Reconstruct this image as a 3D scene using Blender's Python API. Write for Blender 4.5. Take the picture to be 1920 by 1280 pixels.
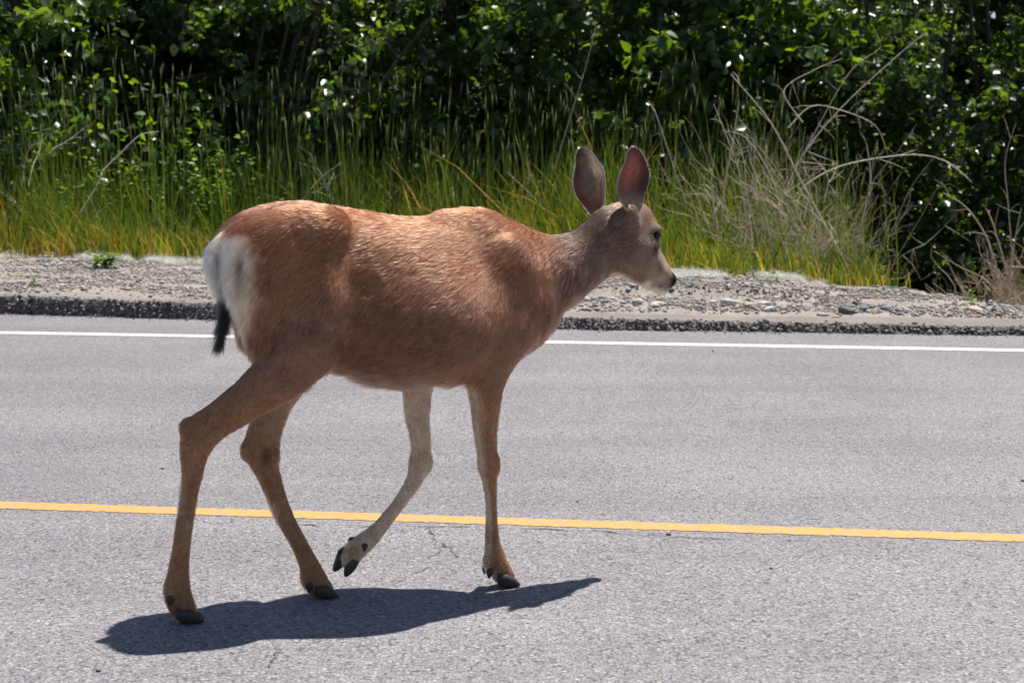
import bpy, bmesh, math, random
import numpy as np
from mathutils import Vector, Matrix

for _o in list(bpy.data.objects):
    bpy.data.objects.remove(_o, do_unlink=True)
scene = bpy.context.scene
COL = scene.collection
R_ = math.radians

# ------------------------------------------------------------------ camera
FPX = 2957.0            # focal length in pixels of the 1920 px wide photograph
CAM_H = 1.16            # eye height, shot from a car window
PITCH = math.atan(422 / FPX)
cam_d = bpy.data.cameras.new('camera')
cam_d.sensor_width = 36.0
cam_d.lens = 36.0 * FPX / 1920.0
cam_d.clip_start = 0.05
cam_d.clip_end = 2000
cam_d.dof.use_dof = True
cam_d.dof.focus_distance = 3.75
cam_d.dof.aperture_fstop = 9.0
cam = bpy.data.objects.new('camera', cam_d)
cam.location = (0, 0, CAM_H)
cam.rotation_euler = (math.pi / 2 - PITCH, 0, 0)
COL.objects.link(cam)
scene.camera = cam

# ------------------------------------------------------------------ light
SUN_TO = Vector((0.265, 0.24, 1.0)).normalized()      # direction towards the sun
SUN_EL = math.asin(SUN_TO.z)
SUN_AZ = math.atan2(SUN_TO.x, SUN_TO.y)                # clockwise from +Y
world = bpy.data.worlds.new('World')
scene.world = world
world.use_nodes = True
wn = world.node_tree
wn.nodes.clear()
w_out = wn.nodes.new('ShaderNodeOutputWorld')
w_bg = wn.nodes.new('ShaderNodeBackground')
w_sky = wn.nodes.new('ShaderNodeTexSky')
w_sky.sky_type = 'NISHITA'
w_sky.sun_disc = False
w_sky.sun_elevation = SUN_EL
w_sky.sun_rotation = SUN_AZ
w_sky.altitude = 900
w_bg.inputs['Strength'].default_value = 0.068
wn.links.new(w_sky.outputs[0], w_bg.inputs[0])
wn.links.new(w_bg.outputs[0], w_out.inputs[0])
sun_d = bpy.data.lights.new('sun', 'SUN')
sun_d.energy = 5.0
sun_d.angle = R_(0.55)
sun_d.color = (1.0, 0.955, 0.89)
sun = bpy.data.objects.new('sun', sun_d)
sun.rotation_euler = SUN_TO.to_track_quat('Z', 'Y').to_euler()
sun.location = (3, 3, 12)
COL.objects.link(sun)
scene.view_settings.view_transform = 'Standard'
scene.view_settings.look = 'None'
scene.view_settings.gamma = 1
scene.view_settings.use_curve_mapping = False
scene.view_settings.exposure = 0.5
scene.render.engine = 'CYCLES'
scene.cycles.max_bounces = 8
scene.cycles.transparent_max_bounces = 8
try:
    scene.cycles_curves.shape = 'RIBBONS'
except Exception:
    pass

# ------------------------------------------------------------------ pixel helpers (photo pixel -> direction)
cp, sp = math.cos(PITCH), math.sin(PITCH)
CAMP = np.array([0, 0, CAM_H])

def ray(px, py):
    x = (px - 960) / FPX
    y = (640 - py) / FPX
    return np.array([x, cp + y * sp, -sp + y * cp])

def ground(px, py, z=0.0):
    d = ray(px, py)
    return CAMP + d * ((CAM_H - z) / -d[2])

def at_y(px, py, Y):
    d = ray(px, py)
    return CAMP + d * (Y / d[1])

# ------------------------------------------------------------------ object helpers
def tag(o, label=None, cat=None, group=None, kind=None):
    if label: o['label'] = label
    if cat: o['category'] = cat
    if group: o['group'] = group
    if kind: o['kind'] = kind
    return o

def empty(name, loc=(0, 0, 0), rz=0.0, parent=None):
    o = bpy.data.objects.new(name, None)
    o.location = loc
    o.rotation_euler = (0, 0, rz)
    o.empty_display_size = 0.1
    COL.objects.link(o)
    if parent: o.parent = parent
    return o

def mesh_np(name, V, faces, mat=None, parent=None, smooth=False, loc=None, cols=None, link=True):
    """faces: list of (n,k) int arrays; V (n,3)."""
    if isinstance(faces, np.ndarray): faces = [faces]
    V = np.asarray(V, np.float32)
    me = bpy.data.meshes.new(name)
    me.vertices.add(len(V))
    me.vertices.foreach_set('co', V.ravel())
    nl = sum(f.size for f in faces)
    nf = sum(len(f) for f in faces)
    me.loops.add(nl)
    me.loops.foreach_set('vertex_index', np.concatenate([f.ravel() for f in faces]).astype(np.int32))
    me.polygons.add(nf)
    sizes = np.concatenate([np.full(len(f), f.shape[1], np.int32) for f in faces])
    starts = np.concatenate([[0], np.cumsum(sizes)[:-1]]).astype(np.int32)
    me.polygons.foreach_set('loop_start', starts)
    if smooth:
        me.polygons.foreach_set('use_smooth', np.ones(nf, bool))
    if cols is not None:
        a = me.color_attributes.new('Col', 'FLOAT_COLOR', 'POINT')
        c = np.ones((len(V), 4), np.float32); c[:, :3] = cols
        a.data.foreach_set('color', c.ravel())
    me.update(calc_edges=True)
    me.validate()
    if mat: me.materials.append(mat)
    if not link: return me
    o = bpy.data.objects.new(name, me)
    COL.objects.link(o)
    if parent: o.parent = parent
    if loc is not None: o.location = loc
    return o

def put(name, me, parent=None, loc=(0, 0, 0), rot=(0, 0, 0), scl=(1, 1, 1)):
    o = bpy.data.objects.new(name, me)
    o.location = loc; o.rotation_euler = rot; o.scale = scl
    COL.objects.link(o)
    if parent: o.parent = parent
    return o

def catmull(P, n):
    """resample rows of P (k,d) to n rows with a Catmull-Rom spline, by chord length."""
    P = np.asarray(P, float)
    if len(P) == 2:
        t = np.linspace(0, 1, n)[:, None]
        return P[0] * (1 - t) + P[1] * t
    Q = np.vstack([2 * P[0] - P[1], P, 2 * P[-1] - P[-2]])
    seg = np.linalg.norm(np.diff(P[:, :3], axis=0), axis=1) + 1e-9
    cum = np.concatenate([[0], np.cumsum(seg)])
    T = np.linspace(0, cum[-1], n)
    i = np.clip(np.searchsorted(cum, T, side='right') - 1, 0, len(P) - 2)
    t = ((T - cum[i]) / seg[i])[:, None]
    p0, p1, p2, p3 = Q[i], Q[i + 1], Q[i + 2], Q[i + 3]
    return 0.5 * (2 * p1 + (p2 - p0) * t + (2 * p0 - 5 * p1 + 4 * p2 - p3) * t ** 2 + (3 * p1 - p0 - 3 * p2 + p3) * t ** 3)

def tubes(paths, sides=5):
    """paths: list of (pts(n,3), radii(n)). Returns V, faces."""
    VV, FF, off = [], [], 0
    for pts, rad in paths:
        pts = np.asarray(pts, float); n = len(pts)
        rad = np.broadcast_to(np.asarray(rad, float), (n,))
        tang = np.gradient(pts, axis=0)
        tang /= np.linalg.norm(tang, axis=1)[:, None] + 1e-12
        ref = np.array([0.31, 0.17, 0.93]) if abs(tang[0, 2]) < 0.9 else np.array([0.95, 0.3, 0.05])
        a = np.cross(tang, ref); a /= np.linalg.norm(a, axis=1)[:, None] + 1e-12
        b = np.cross(tang, a)
        th = np.arange(sides) * 2 * np.pi / sides
        ring = pts[:, None] + rad[:, None, None] * (np.cos(th)[None, :, None] * a[:, None] + np.sin(th)[None, :, None] * b[:, None])
        VV.append(ring.reshape(-1, 3))
        i = np.arange(n - 1)[:, None] * sides; j = np.arange(sides)[None]
        j2 = (j + 1) % sides
        FF.append(np.stack([i + j, i + j2, i + sides + j2, i + sides + j], -1).reshape(-1, 4) + off)
        off += n * sides
    return np.vstack(VV), np.vstack(FF)

# value noise in numpy
def _hash(ix, iy, iz, seed):
    h = (ix.astype(np.int64) * 374761393 + iy.astype(np.int64) * 668265263 + iz.astype(np.int64) * 2147483647 + seed * 1274126177) & 0xffffffff
    h = ((h ^ (h >> 13)) * 1274126177) & 0xffffffff
    h = h ^ (h >> 16)
    return (h & 0xffff) / 65535.0

def vnoise(P, scale, seed=0, octaves=1):
    P = np.atleast_2d(np.asarray(P, float)) * scale
    out = np.zeros(len(P)); amp = 1.0; tot = 0
    for o in range(octaves):
        i = np.floor(P).astype(np.int64); f = P - i; f = f * f * (3 - 2 * f)
        acc = 0
        for dx in (0, 1):
            for dy in (0, 1):
                for dz in (0, 1):
                    w = (f[:, 0] if dx else 1 - f[:, 0]) * (f[:, 1] if dy else 1 - f[:, 1]) * (f[:, 2] if dz else 1 - f[:, 2])
                    acc = acc + w * _hash(i[:, 0] + dx, i[:, 1] + dy, i[:, 2] + dz, seed + o * 17)
        out += acc * amp; tot += amp; amp *= 0.5; P = P * 2.03
    return out / tot          # 0..1

# ------------------------------------------------------------------ materials
def mat_new(name):
    m = bpy.data.materials.new(name)
    m.use_nodes = True
    n = m.node_tree.nodes; l = m.node_tree.links
    b = n.get('Principled BSDF')
    return m, n, l, b

def N(n, t, **kw):
    x = n.new(t)
    for k, v in kw.items():
        if k.startswith('i_'):
            x.inputs[k[2:].replace('_', ' ')].default_value = v
        else:
            setattr(x, k, v)
    return x

def ramp(n, stops, interp='LINEAR'):
    r = n.new('ShaderNodeValToRGB')
    r.color_ramp.interpolation = interp
    e = r.color_ramp.elements
    while len(e) < len(stops): e.new(0.5)
    for k, (p, c) in enumerate(stops):
        e[k].position = p
        e[k].color = (c[0], c[1], c[2], 1) if len(c) == 3 else c
    return r

def mixc(n, l, fac, a, b, mode='MIX'):
    m = n.new('ShaderNodeMix'); m.data_type = 'RGBA'; m.blend_type = mode; m.clamp_factor = True
    for sock, v in ((0, fac), (6, a), (7, b)):
        if isinstance(v, (int, float)): m.inputs[sock].default_value = v
        elif isinstance(v, (tuple, list)): m.inputs[sock].default_value = (*v[:3], 1)
        else: l.new(v, m.inputs[sock])
    return m.outputs[2]

def plain(name, col, rough=0.7, noise=0.25, scale=30.0, bump=0.0, spec=0.4, coords='Object'):
    m, n, l, b = mat_new(name)
    tc = N(n, 'ShaderNodeTexCoord')
    t = N(n, 'ShaderNodeTexNoise', i_Scale=scale, i_Detail=5.0)
    l.new(tc.outputs[coords], t.inputs['Vector'])
    r = ramp(n, [(0.25, tuple(c * (1 - noise) for c in col)), (0.75, tuple(min(1, c * (1 + noise)) for c in col))])
    l.new(t.outputs['Fac'], r.inputs['Fac'])
    l.new(r.outputs[0], b.inputs['Base Color'])
    b.inputs['Roughness'].default_value = rough
    b.inputs['Specular IOR Level'].default_value = spec
    if bump:
        bp = N(n, 'ShaderNodeBump', i_Strength=0.6, i_Distance=bump)
        l.new(t.outputs['Fac'], bp.inputs['Height']); l.new(bp.outputs[0], b.inputs['Normal'])
    return m
# ================================================================== ROAD AND VERGE
grng = np.random.default_rng(21)
RB = np.array([0.1278, 0.9918]); RA = np.array([0.9918, -0.1278])     # across the road / along the road (to the right)

def ab(x, y):
    return x * RA[0] + y * RA[1], x * RB[0] + y * RB[1]
def xy(a, b):
    return a * RA[0] + b * RB[0], a * RA[1] + b * RB[1]
def px_ab(px, py, z=0.0):
    p = ground(px, py, z); return ab(p[0], p[1])

def curve_of(pts, z=0.0):
    q = np.array([px_ab(x, y, z) for x, y in pts])
    return q[:, 0], q[:, 1]
TOE = curve_of([(-700, 577), (0, 589), (420, 601), (800, 612), (1080, 618), (1500, 624), (1920, 630), (2600, 640)])        # foot of the broken asphalt edge
def toe(a): return np.interp(a, *TOE)
A_S = 1.27      # the along-road coordinate of the verge straight ahead of the camera is -A_S
def ledge_h(a): return np.interp(np.asarray(a) + A_S, [-8, -3.2, -1.3, 0.5, 2.8, 8], [.105, .105, .085, .056, .040, .038])
GRS = curve_of([(-900, 478), (0, 492), (400, 500), (800, 512), (1240, 524), (1640, 528), (1720, 534), (1850, 552), (2100, 568), (2700, 580)], .11)
def grass_edge(a): return np.interp(a, *GRS)
STR_W = ([-8, -3.2, -1.3, .3, 2.8, 8], [.16, .17, .22, .30, .40, .40])

def verge_h(a, b):
    """height of everything beyond the asphalt edge"""
    a = np.asarray(a, float); b = np.asarray(b, float)
    t = b - toe(a); h = ledge_h(a)
    P = np.stack([a, b, 0 * a], -1).reshape(-1, 3)
    n1 = vnoise(P, 1.3, 4, 3).reshape(a.shape) - .5
    n2 = vnoise(P, 9, 6, 3).reshape(a.shape) - .5
    g = grass_edge(a)
    sw = np.interp(np.asarray(a) + A_S, *STR_W)
    z = h + np.clip(t - sw, 0, 1) * .03
    grav = np.clip((t - sw) / .12, 0, 1)
    z = z + grav * (n1 * .05 + n2 * .018 + .012)
    # low eroded bank in the gravel
    bank = np.clip((b - (toe(a) + .92 + n1 * .25)) / .05, 0, 1) * np.interp(a + A_S, [-.4, .3, 1.5, 2.1], [0, .045, .045, 0])
    z = z + bank
    d = b - g
    slope = np.interp(a + A_S, [-9, 0, 2.1, 2.5, 3.3, 4.2, 6], [.10, .12, .16, .46, .42, .22, .2])
    z = z - np.clip(d, 0, 3.2) * slope - np.clip(d - .15, 0, .8) * 0
    z = z + np.clip(d - 5, 0, 30) * .02 + np.clip(d, 0, 1) * n1 * .12
    return z

def height_xy(x, y):
    a, b = ab(np.asarray(x, float), np.asarray(y, float))
    t = b - toe(a)
    return np.where(t < 0, 0.0, verge_h(a, b))

# ------------------------------------------------------------------ materials
def asphalt_mat():
    m, n, l, b = mat_new('asphalt')
    tc = N(n, 'ShaderNodeTexCoord')
    co = tc.outputs['Object']
    v1 = N(n, 'ShaderNodeTexVoronoi', i_Scale=118.0, i_Randomness=1.0); l.new(co, v1.inputs['Vector'])
    v2 = N(n, 'ShaderNodeTexVoronoi', i_Scale=190.0); l.new(co, v2.inputs['Vector'])
    hs = N(n, 'ShaderNodeSeparateColor'); l.new(v1.outputs['Color'], hs.inputs[0])
    stone = ramp(n, [(0, (.110, .110, .118)), (.25, (.165, .163, .172)), (.6, (.225, .220, .228)), (.86, (.290, .275, .270)), (.95, (.38, .33, .30)), (1, (.46, .45, .45))])
    l.new(hs.outputs[0], stone.inputs['Fac'])
    h2 = N(n, 'ShaderNodeSeparateColor'); l.new(v2.outputs['Color'], h2.inputs[0])
    st2 = ramp(n, [(0, (.12, .12, .125)), (.5, (.20, .197, .205)), (.92, (.27, .262, .265)), (1, (.42, .40, .40))])
    l.new(h2.outputs[1], st2.inputs['Fac'])
    # binder between the stones
    gap = ramp(n, [(.0, (0, 0, 0)), (.55, (0, 0, 0)), (.95, (1, 1, 1))]); l.new(v1.outputs['Distance'], gap.inputs['Fac'])
    big = N(n, 'ShaderNodeTexNoise', i_Scale=1.1, i_Detail=6.0, i_Roughness=.6); l.new(co, big.inputs['Vector'])
    # the far lane is finer and paler: position across the road
    mp = N(n, 'ShaderNodeSeparateXYZ'); l.new(co, mp.inputs[0])
    lane = ramp(n, [(0, (0, 0, 0)), (1, (1, 1, 1))])
    mr = N(n, 'ShaderNodeMapRange'); mr.inputs['From Min'].default_value = 4.36; mr.inputs['From Max'].default_value = 4.46
    l.new(mp.outputs['Y'], mr.inputs['Value'])
    base = mixc(n, l, mr.outputs[0], stone.outputs[0], mixc(n, l, .62, stone.outputs[0], st2.outputs[0]))
    base = mixc(n, l, .45, base, st2.outputs[0])
    base = mixc(n, l, gap.outputs[0], base, (.07, .07, .075))
    tint = ramp(n, [(.3, (1.08, 1.05, 1.07)), (.7, (1.36, 1.315, 1.33))]); l.new(big.outputs['Fac'], tint.inputs['Fac'])
    base = mixc(n, l, 1.0, base, tint.outputs[0], 'MULTIPLY')
    # tyre-worn bands and a long streak along the lanes
    sm = N(n, 'ShaderNodeMapping'); sm.inputs['Scale'].default_value = (.12, 2.2, 1); l.new(co, sm.inputs[0])
    sn = N(n, 'ShaderNodeTexNoise', i_Scale=1.6, i_Detail=3.0); l.new(sm.outputs[0], sn.inputs['Vector'])
    sr = ramp(n, [(.35, (.93, .93, .94)), (.65, (1.06, 1.055, 1.06))]); l.new(sn.outputs['Fac'], sr.inputs['Fac'])
    base = mixc(n, l, 1.0, base, sr.outputs[0], 'MULTIPLY')
    l.new(base, b.inputs['Base Color'])
    b.inputs['Roughness'].default_value = .62
    b.inputs['Specular IOR Level'].default_value = .5
    hm = N(n, 'ShaderNodeMath', operation='MULTIPLY_ADD'); hm.inputs[1].default_value = -.8; l.new(v1.outputs['Distance'], hm.inputs[0]); l.new(hs.outputs[1], hm.inputs[2])
    hm2 = N(n, 'ShaderNodeMath', operation='MULTIPLY_ADD'); hm2.inputs[1].default_value = .5; l.new(h2.outputs[2], hm2.inputs[0]); l.new(hm.outputs[0], hm2.inputs[2])
    bp = N(n, 'ShaderNodeBump', i_Strength=.85, i_Distance=.0045)
    l.new(hm2.outputs[0], bp.inputs['Height']); l.new(bp.outputs[0], b.inputs['Normal'])
    return m
M_ASPH = asphalt_mat()

def paint_mat(name, col, worn, bare=(.2, .2, .2), thr=.36):
    m, n, l, b = mat_new(name)
    tc = N(n, 'ShaderNodeTexCoord'); co = tc.outputs['Object']
    v1 = N(n, 'ShaderNodeTexVoronoi', i_Scale=95.0); l.new(co, v1.inputs['Vector'])
    hs = N(n, 'ShaderNodeSeparateColor'); l.new(v1.outputs['Color'], hs.inputs[0])
    no = N(n, 'ShaderNodeTexNoise', i_Scale=26.0, i_Detail=6.0, i_Roughness=.7); l.new(co, no.inputs['Vector'])
    r = ramp(n, [(0, tuple(c * .86 for c in col)), (1, tuple(min(1, c * 1.06) for c in col))]); l.new(hs.outputs[0], r.inputs['Fac'])
    w = ramp(n, [(thr - .05, (1, 1, 1)), (thr + .03, (0, 0, 0))]); l.new(no.outputs['Fac'], w.inputs['Fac'])
    wf = N(n, 'ShaderNodeMath', operation='MULTIPLY'); wf.inputs[1].default_value = worn; l.new(w.outputs[0], wf.inputs[0])
    l.new(mixc(n, l, wf.outputs[0], r.outputs[0], bare), b.inputs['Base Color'])
    b.inputs['Roughness'].default_value = .6
    bp = N(n, 'ShaderNodeBump', i_Strength=.7, i_Distance=.003)
    hm = N(n, 'ShaderNodeMath', operation='MULTIPLY_ADD'); hm.inputs[1].default_value = -.8; l.new(v1.outputs['Distance'], hm.inputs[0]); l.new(hs.outputs[1], hm.inputs[2])
    l.new(hm.outputs[0], bp.inputs['Height']); l.new(bp.outputs[0], b.inputs['Normal'])
    return m
M_YEL = paint_mat('yellow_paint', (.62, .335, .105), .9, (.36, .29, .20), .45)
M_WHT = paint_mat('white_paint', (.76, .76, .755), .6, (.42, .41, .42), .40)

def dust_mat(name, c0, c1, c2, sc=60, bump=.004):
    m, n, l, b = mat_new(name)
    tc = N(n, 'ShaderNodeTexCoord'); co = tc.outputs['Object']
    a = N(n, 'ShaderNodeTexNoise', i_Scale=sc, i_Detail=6.0, i_Roughness=.65); l.new(co, a.inputs['Vector'])
    c = N(n, 'ShaderNodeTexNoise', i_Scale=2.3, i_Detail=4.0); l.new(co, c.inputs['Vector'])
    r = ramp(n, [(.28, c0), (.5, c1), (.72, c2)]); l.new(a.outputs['Fac'], r.inputs['Fac'])
    t = ramp(n, [(.3, (.82, .81, .80)), (.7, (1.12, 1.1, 1.08))]); l.new(c.outputs['Fac'], t.inputs['Fac'])
    l.new(mixc(n, l, 1.0, r.outputs[0], t.outputs[0], 'MULTIPLY'), b.inputs['Base Color'])
    b.inputs['Roughness'].default_value = .9; b.inputs['Specular IOR Level'].default_value = .25
    bp = N(n, 'ShaderNodeBump', i_Strength=.8, i_Distance=bump)
    l.new(a.outputs['Fac'], bp.inputs['Height']); l.new(bp.outputs[0], b.inputs['Normal'])
    return m
M_SHLD = dust_mat('dusty_old_asphalt', (.15, .135, .125), (.23, .205, .19), (.30, .27, .25), 70)
M_BREAK = dust_mat('broken_asphalt', (.075, .071, .069), (.13, .122, .117), (.20, .187, .177), 85, .008)
M_GRAV = dust_mat('gravel_dust', (.21, .185, .165), (.30, .27, .245), (.40, .365, .335), 45, .01)
M_SOIL = dust_mat('leaf_litter_soil', (.03, .024, .016), (.07, .055, .038), (.13, .10, .065), 14, .02)

# ------------------------------------------------------------------ sheets
def sheet(name, A, Bf, z, mat, parent=None):
    """A: along values; Bf: list of functions/values across; z(a,b)"""
    Bm = np.stack([np.broadcast_to(f(A) if callable(f) else f, A.shape) for f in Bf], 1)
    Am = np.broadcast_to(A[:, None], Bm.shape)
    Zm = z(Am, Bm) if callable(z) else np.full(Bm.shape, z)
    x, y = xy(Am, Bm)
    V = np.stack([x, y, Zm], -1).reshape(-1, 3)
    na, nb = Bm.shape
    i, j = np.meshgrid(np.arange(na - 1), np.arange(nb - 1), indexing='ij'); k = (i * nb + j).ravel()
    F = np.stack([k, k + nb, k + nb + 1, k + 1], 1)
    return mesh_np(name, V, F, mat, parent, smooth=True)

# a broad base sheet under everything, out to the horizon
far = 900.0
gb = mesh_np('ground', np.array([[-far, -far, -1.75], [far, -far, -1.75], [far, far, -1.75], [-far, far, -1.75]]), np.array([[0, 1, 2, 3]]), M_SOIL)
tag(gb, kind='structure')

Al = np.concatenate([np.linspace(-120, -9, 30)[:-1], np.linspace(-9, 9, 361), np.linspace(9, 120, 30)[1:]])
road = sheet('road', Al, [-7.0, -2.0, 1.0, 3.0, 5.0, lambda a: toe(a) + .05], 0.0, M_ASPH)
tag(road, kind='structure')
# painted lines: ragged edges
def line_sheet(name, pts, w, mat, rag, seed):
    qa, qb = curve_of(pts)
    c = np.polyfit(qa, qb, 1)
    As = np.concatenate([np.linspace(-120, -8, 20)[:-1], np.arange(-8, 8.001, .012), np.linspace(8, 120, 20)[1:]])
    P = np.stack([As, 0 * As, 0 * As], 1)
    lo = lambda a: np.polyval(c, a) - w / 2 + (vnoise(P, 70, seed, 2) - .5) * rag
    hi = lambda a: np.polyval(c, a) + w / 2 + (vnoise(P, 70, seed + 5, 2) - .5) * rag
    o = sheet(name, As, [lo, hi], .0016, mat, road)
    return c
YC = line_sheet('centre_line', [(0, 946), (640, 968), (1280, 989), (1920, 1008)], .082, M_YEL, .014, 3)
WC = line_sheet('edge_line', [(0, 623), (640, 635), (1280, 647), (1920, 656)], .086, M_WHT, .010, 9)
for me_ in ('centre_line', 'edge_line'):
    pass

# old asphalt shoulder: broken face and dusty top
Af = np.concatenate([np.linspace(-60, -8.4, 40)[:-1], np.arange(-8.4, 5.601, .014), np.linspace(5.6, 60, 40)[1:]])
Tf = [-.03, 0.0, .015, .03, .045, .06, .075, .09, .11, .14, .20, .30, .42, .56]
def shoulder_z(a, b):
    t = b - toe(a)
    P = np.stack([a, b, 0 * a], -1).reshape(-1, 3)
    n = vnoise(P, 30, 2, 3).reshape(a.shape) - .5
    n3 = vnoise(P, 5, 8, 2).reshape(a.shape) - .5
    h = ledge_h(a)
    sl_ = np.clip((t - .012 + n * .05 + n3 * .04) / .034, 0, 1)
    z = h * (sl_ ** .8) + n * .014 * np.clip(t / .02, 0, 1) * np.clip((.16 - t) / .08, .12, 1)
    sw = np.interp(np.asarray(a) + A_S, *STR_W)
    z = z - np.clip(t - sw - .05, 0, 1) * .35 - .012 * (t < -.02)
    return z + .001
sh = sheet('road_shoulder', Af, [(lambda a, t=t: toe(a) + t) for t in Tf], shoulder_z, M_SHLD)
sh.data.materials.append(M_BREAK)
nb_ = len(Tf)
mi = np.zeros(len(sh.data.polygons), np.int32)
jj = np.arange(len(mi)) % (nb_ - 1)
mi[jj < 5] = 1
sh.data.polygons.foreach_set('material_index', mi)
tag(sh, kind='structure')

# gravel and verge terrain
Ag = np.concatenate([np.linspace(-70, -10, 40)[:-1], np.arange(-10, 8.001, .05), np.linspace(8, 70, 40)[1:]])
tg_ = np.concatenate([np.arange(.1, 3.2, .04), np.arange(3.2, 8, .2), np.linspace(8.2, 60, 24)])
gv = sheet('gravel_verge', Ag, [(lambda a, t=t: toe(a) + t) for t in tg_], lambda a, b: verge_h(a, b) - .002, M_GRAV)
gv.data.materials.append(M_SOIL)
cen_a = np.repeat((Ag[:-1] + Ag[1:]) / 2, len(tg_) - 1); cen_t = np.tile((tg_[:-1] + tg_[1:]) / 2, len(Ag) - 1)
gv.data.polygons.foreach_set('material_index', ((cen_t + toe(cen_a)) > grass_edge(cen_a) + .15 + .25 * vnoise(np.stack([cen_a, cen_t, 0 * cen_a], 1), 3, 2)).astype(np.int32))
tag(gv, kind='structure')

# ------------------------------------------------------------------ stones
def stone_mesh(seed, sub=1):
    r = np.random.default_rng(seed)
    bm = bmesh.new(); bmesh.ops.create_icosphere(bm, subdivisions=sub, radius=1)
    V = np.array([v.co[:] for v in bm.verts]); F = np.array([[v.index for v in f.verts] for f in bm.faces]); bm.free()
    for _ in range(5):                                   # knock flat facets
        d = r.normal(size=3); d /= np.linalg.norm(d); h = r.uniform(.55, .85)
        k = V @ d; V = V - np.maximum(k - h, 0)[:, None] * d
    V = V * (1 + .14 * (vnoise(V, 1.7, seed) - .5)[:, None]) * np.array([1, r.uniform(.65, .9), r.uniform(.5, .7)])
    return V, F
def many(mats, protos, P, S, rot, cols=None):
    """merge copies of protos: P (n,3), S (n,3), rot (n,) about z plus small tilt"""
    VV, FF, CC, off = [], [], [], 0
    pid = grng.integers(0, len(protos), len(P))
    for k, (v, f) in enumerate(protos):
        s = np.nonzero(pid == k)[0]
        if not len(s): continue
        c, sn = np.cos(rot[s]), np.sin(rot[s])
        v3 = v[None] * S[s][:, None]
        x = v3[..., 0] * c[:, None] - v3[..., 1] * sn[:, None]; y = v3[..., 0] * sn[:, None] + v3[..., 1] * c[:, None]
        W = np.stack([x, y, v3[..., 2]], -1) + P[s][:, None]
        VV.append(W.reshape(-1, 3))
        FF.append((f[None] + (np.arange(len(s)) * len(v))[:, None, None]).reshape(-1, f.shape[1]) + off)
        if cols is not None: CC.append(np.repeat(cols[s], len(v), 0))
        off += len(s) * len(v)
    return np.vstack(VV), np.vstack(FF), (np.vstack(CC) if cols is not None else None)

def col_mat(name, rough=.85, spec=.3, nscale=120., trans=0.):
    m, n, l, b = mat_new(name)
    a = N(n, 'ShaderNodeAttribute', attribute_name='Col')
    tc = N(n, 'ShaderNodeTexCoord')
    t = N(n, 'ShaderNodeTexNoise', i_Scale=nscale, i_Detail=4.0); l.new(tc.outputs['Object'], t.inputs['Vector'])
    r = ramp(n, [(.3, (.75, .75, .75)), (.7, (1.15, 1.15, 1.15))]); l.new(t.outputs['Fac'], r.inputs['Fac'])
    l.new(mixc(n, l, 1., a.outputs['Color'], r.outputs[0], 'MULTIPLY'), b.inputs['Base Color'])
    b.inputs['Roughness'].default_value = rough; b.inputs['Specular IOR Level'].default_value = spec
    return m
M_STONES = col_mat('gravel_stones')
PAL = np.array([(.36, .31, .27), (.28, .25, .23), (.20, .19, .19), (.46, .40, .34), (.16, .17, .19), (.52, .49, .45), (.42, .32, .24), (.30, .33, .34)])
protos1 = [stone_mesh(100 + k, 1) for k in range(6)]
protos0 = []
for k in range(6):
    bm = bmesh.new(); bmesh.ops.create_icosphere(bm, subdivisions=1, radius=1)
    bmesh.ops.create_cube  # noqa
    V = np.array([v.co[:] for v in bm.verts]); F = np.array([[v.index for v in f.verts] for f in bm.faces]); bm.free()
    # octahedron-like chip: 6 verts, 8 faces
    rr = np.random.default_rng(300 + k)
    V = np.array([(1, 0, 0), (-1, 0, 0), (0, 1, 0), (0, -1, 0), (0, 0, 1), (0, 0, -1)], float) * rr.uniform(.7, 1.1, (6, 1)) + rr.normal(0, .15, (6, 3))
    V[:, 2] *= .7
    F = np.array([(0, 2, 4), (2, 1, 4), (1, 3, 4), (3, 0, 4), (2, 0, 5), (1, 2, 5), (3, 1, 5), (0, 3, 5)])
    protos0.append((V, F))
def scatter(n, amin, amax):
    a = grng.uniform(amin, amax, n)
    sw = np.interp(np.asarray(a) + A_S, *STR_W)
    lo = toe(a) + sw + .02; hi = grass_edge(a) + .35
    b = lo + (hi - lo) * grng.random(n)
    return a, b
# fine gravel
n_g = 95000
a, b = scatter(n_g, -9.5, 7)
dn = vnoise(np.stack([a * .8, b * 2.2, 0 * a], 1), 3.5, 77, 2)
keep = grng.random(n_g) < np.clip((dn - .33) * 4.2, .12, 1)
a, b = a[keep], b[keep]; n_g = len(a)
x, y = xy(a, b); z = verge_h(a, b)
sz = np.exp(grng.normal(np.log(.0068), .48, n_g)).clip(.003, .022)
S = sz[:, None] * grng.uniform(.75, 1.3, (n_g, 3)); S[:, 2] *= .75
cols = PAL[grng.integers(0, len(PAL), n_g)] * grng.uniform(.7, 1.2, (n_g, 1))
V, F, C = many(None, protos0, np.stack([x, y, z + sz * .18], 1), S, grng.uniform(0, 6.3, n_g), cols)
gst = mesh_np('gravel', V, F, M_STONES, cols=C)
tag(gst, 'fine grey and tan gravel covering the road verge', 'gravel', kind='stuff')
# crumbs along the broken face
n_c = 13000
a = grng.uniform(-8.5, 5.5, n_c)
a = a[grng.random(n_c) < np.interp(a + A_S, [-2.5, 0, 2.5], [1, .75, .5])]; n_c = len(a)
kind_ = grng.random(n_c)
P_ = np.stack([a, 0 * a, 0 * a], 1)
t = np.where(kind_ < .84, .012 + grng.normal(0, .012, n_c), np.where(kind_ < .93, np.abs(grng.normal(.05, .03, n_c)), -np.abs(grng.normal(0, .05, n_c))))
b = toe(a) + t
face = kind_ < .84
z = np.where(t < 0, .002, shoulder_z(a, b))
zf = ledge_h(a) * grng.random(n_c) ** .9
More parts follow.
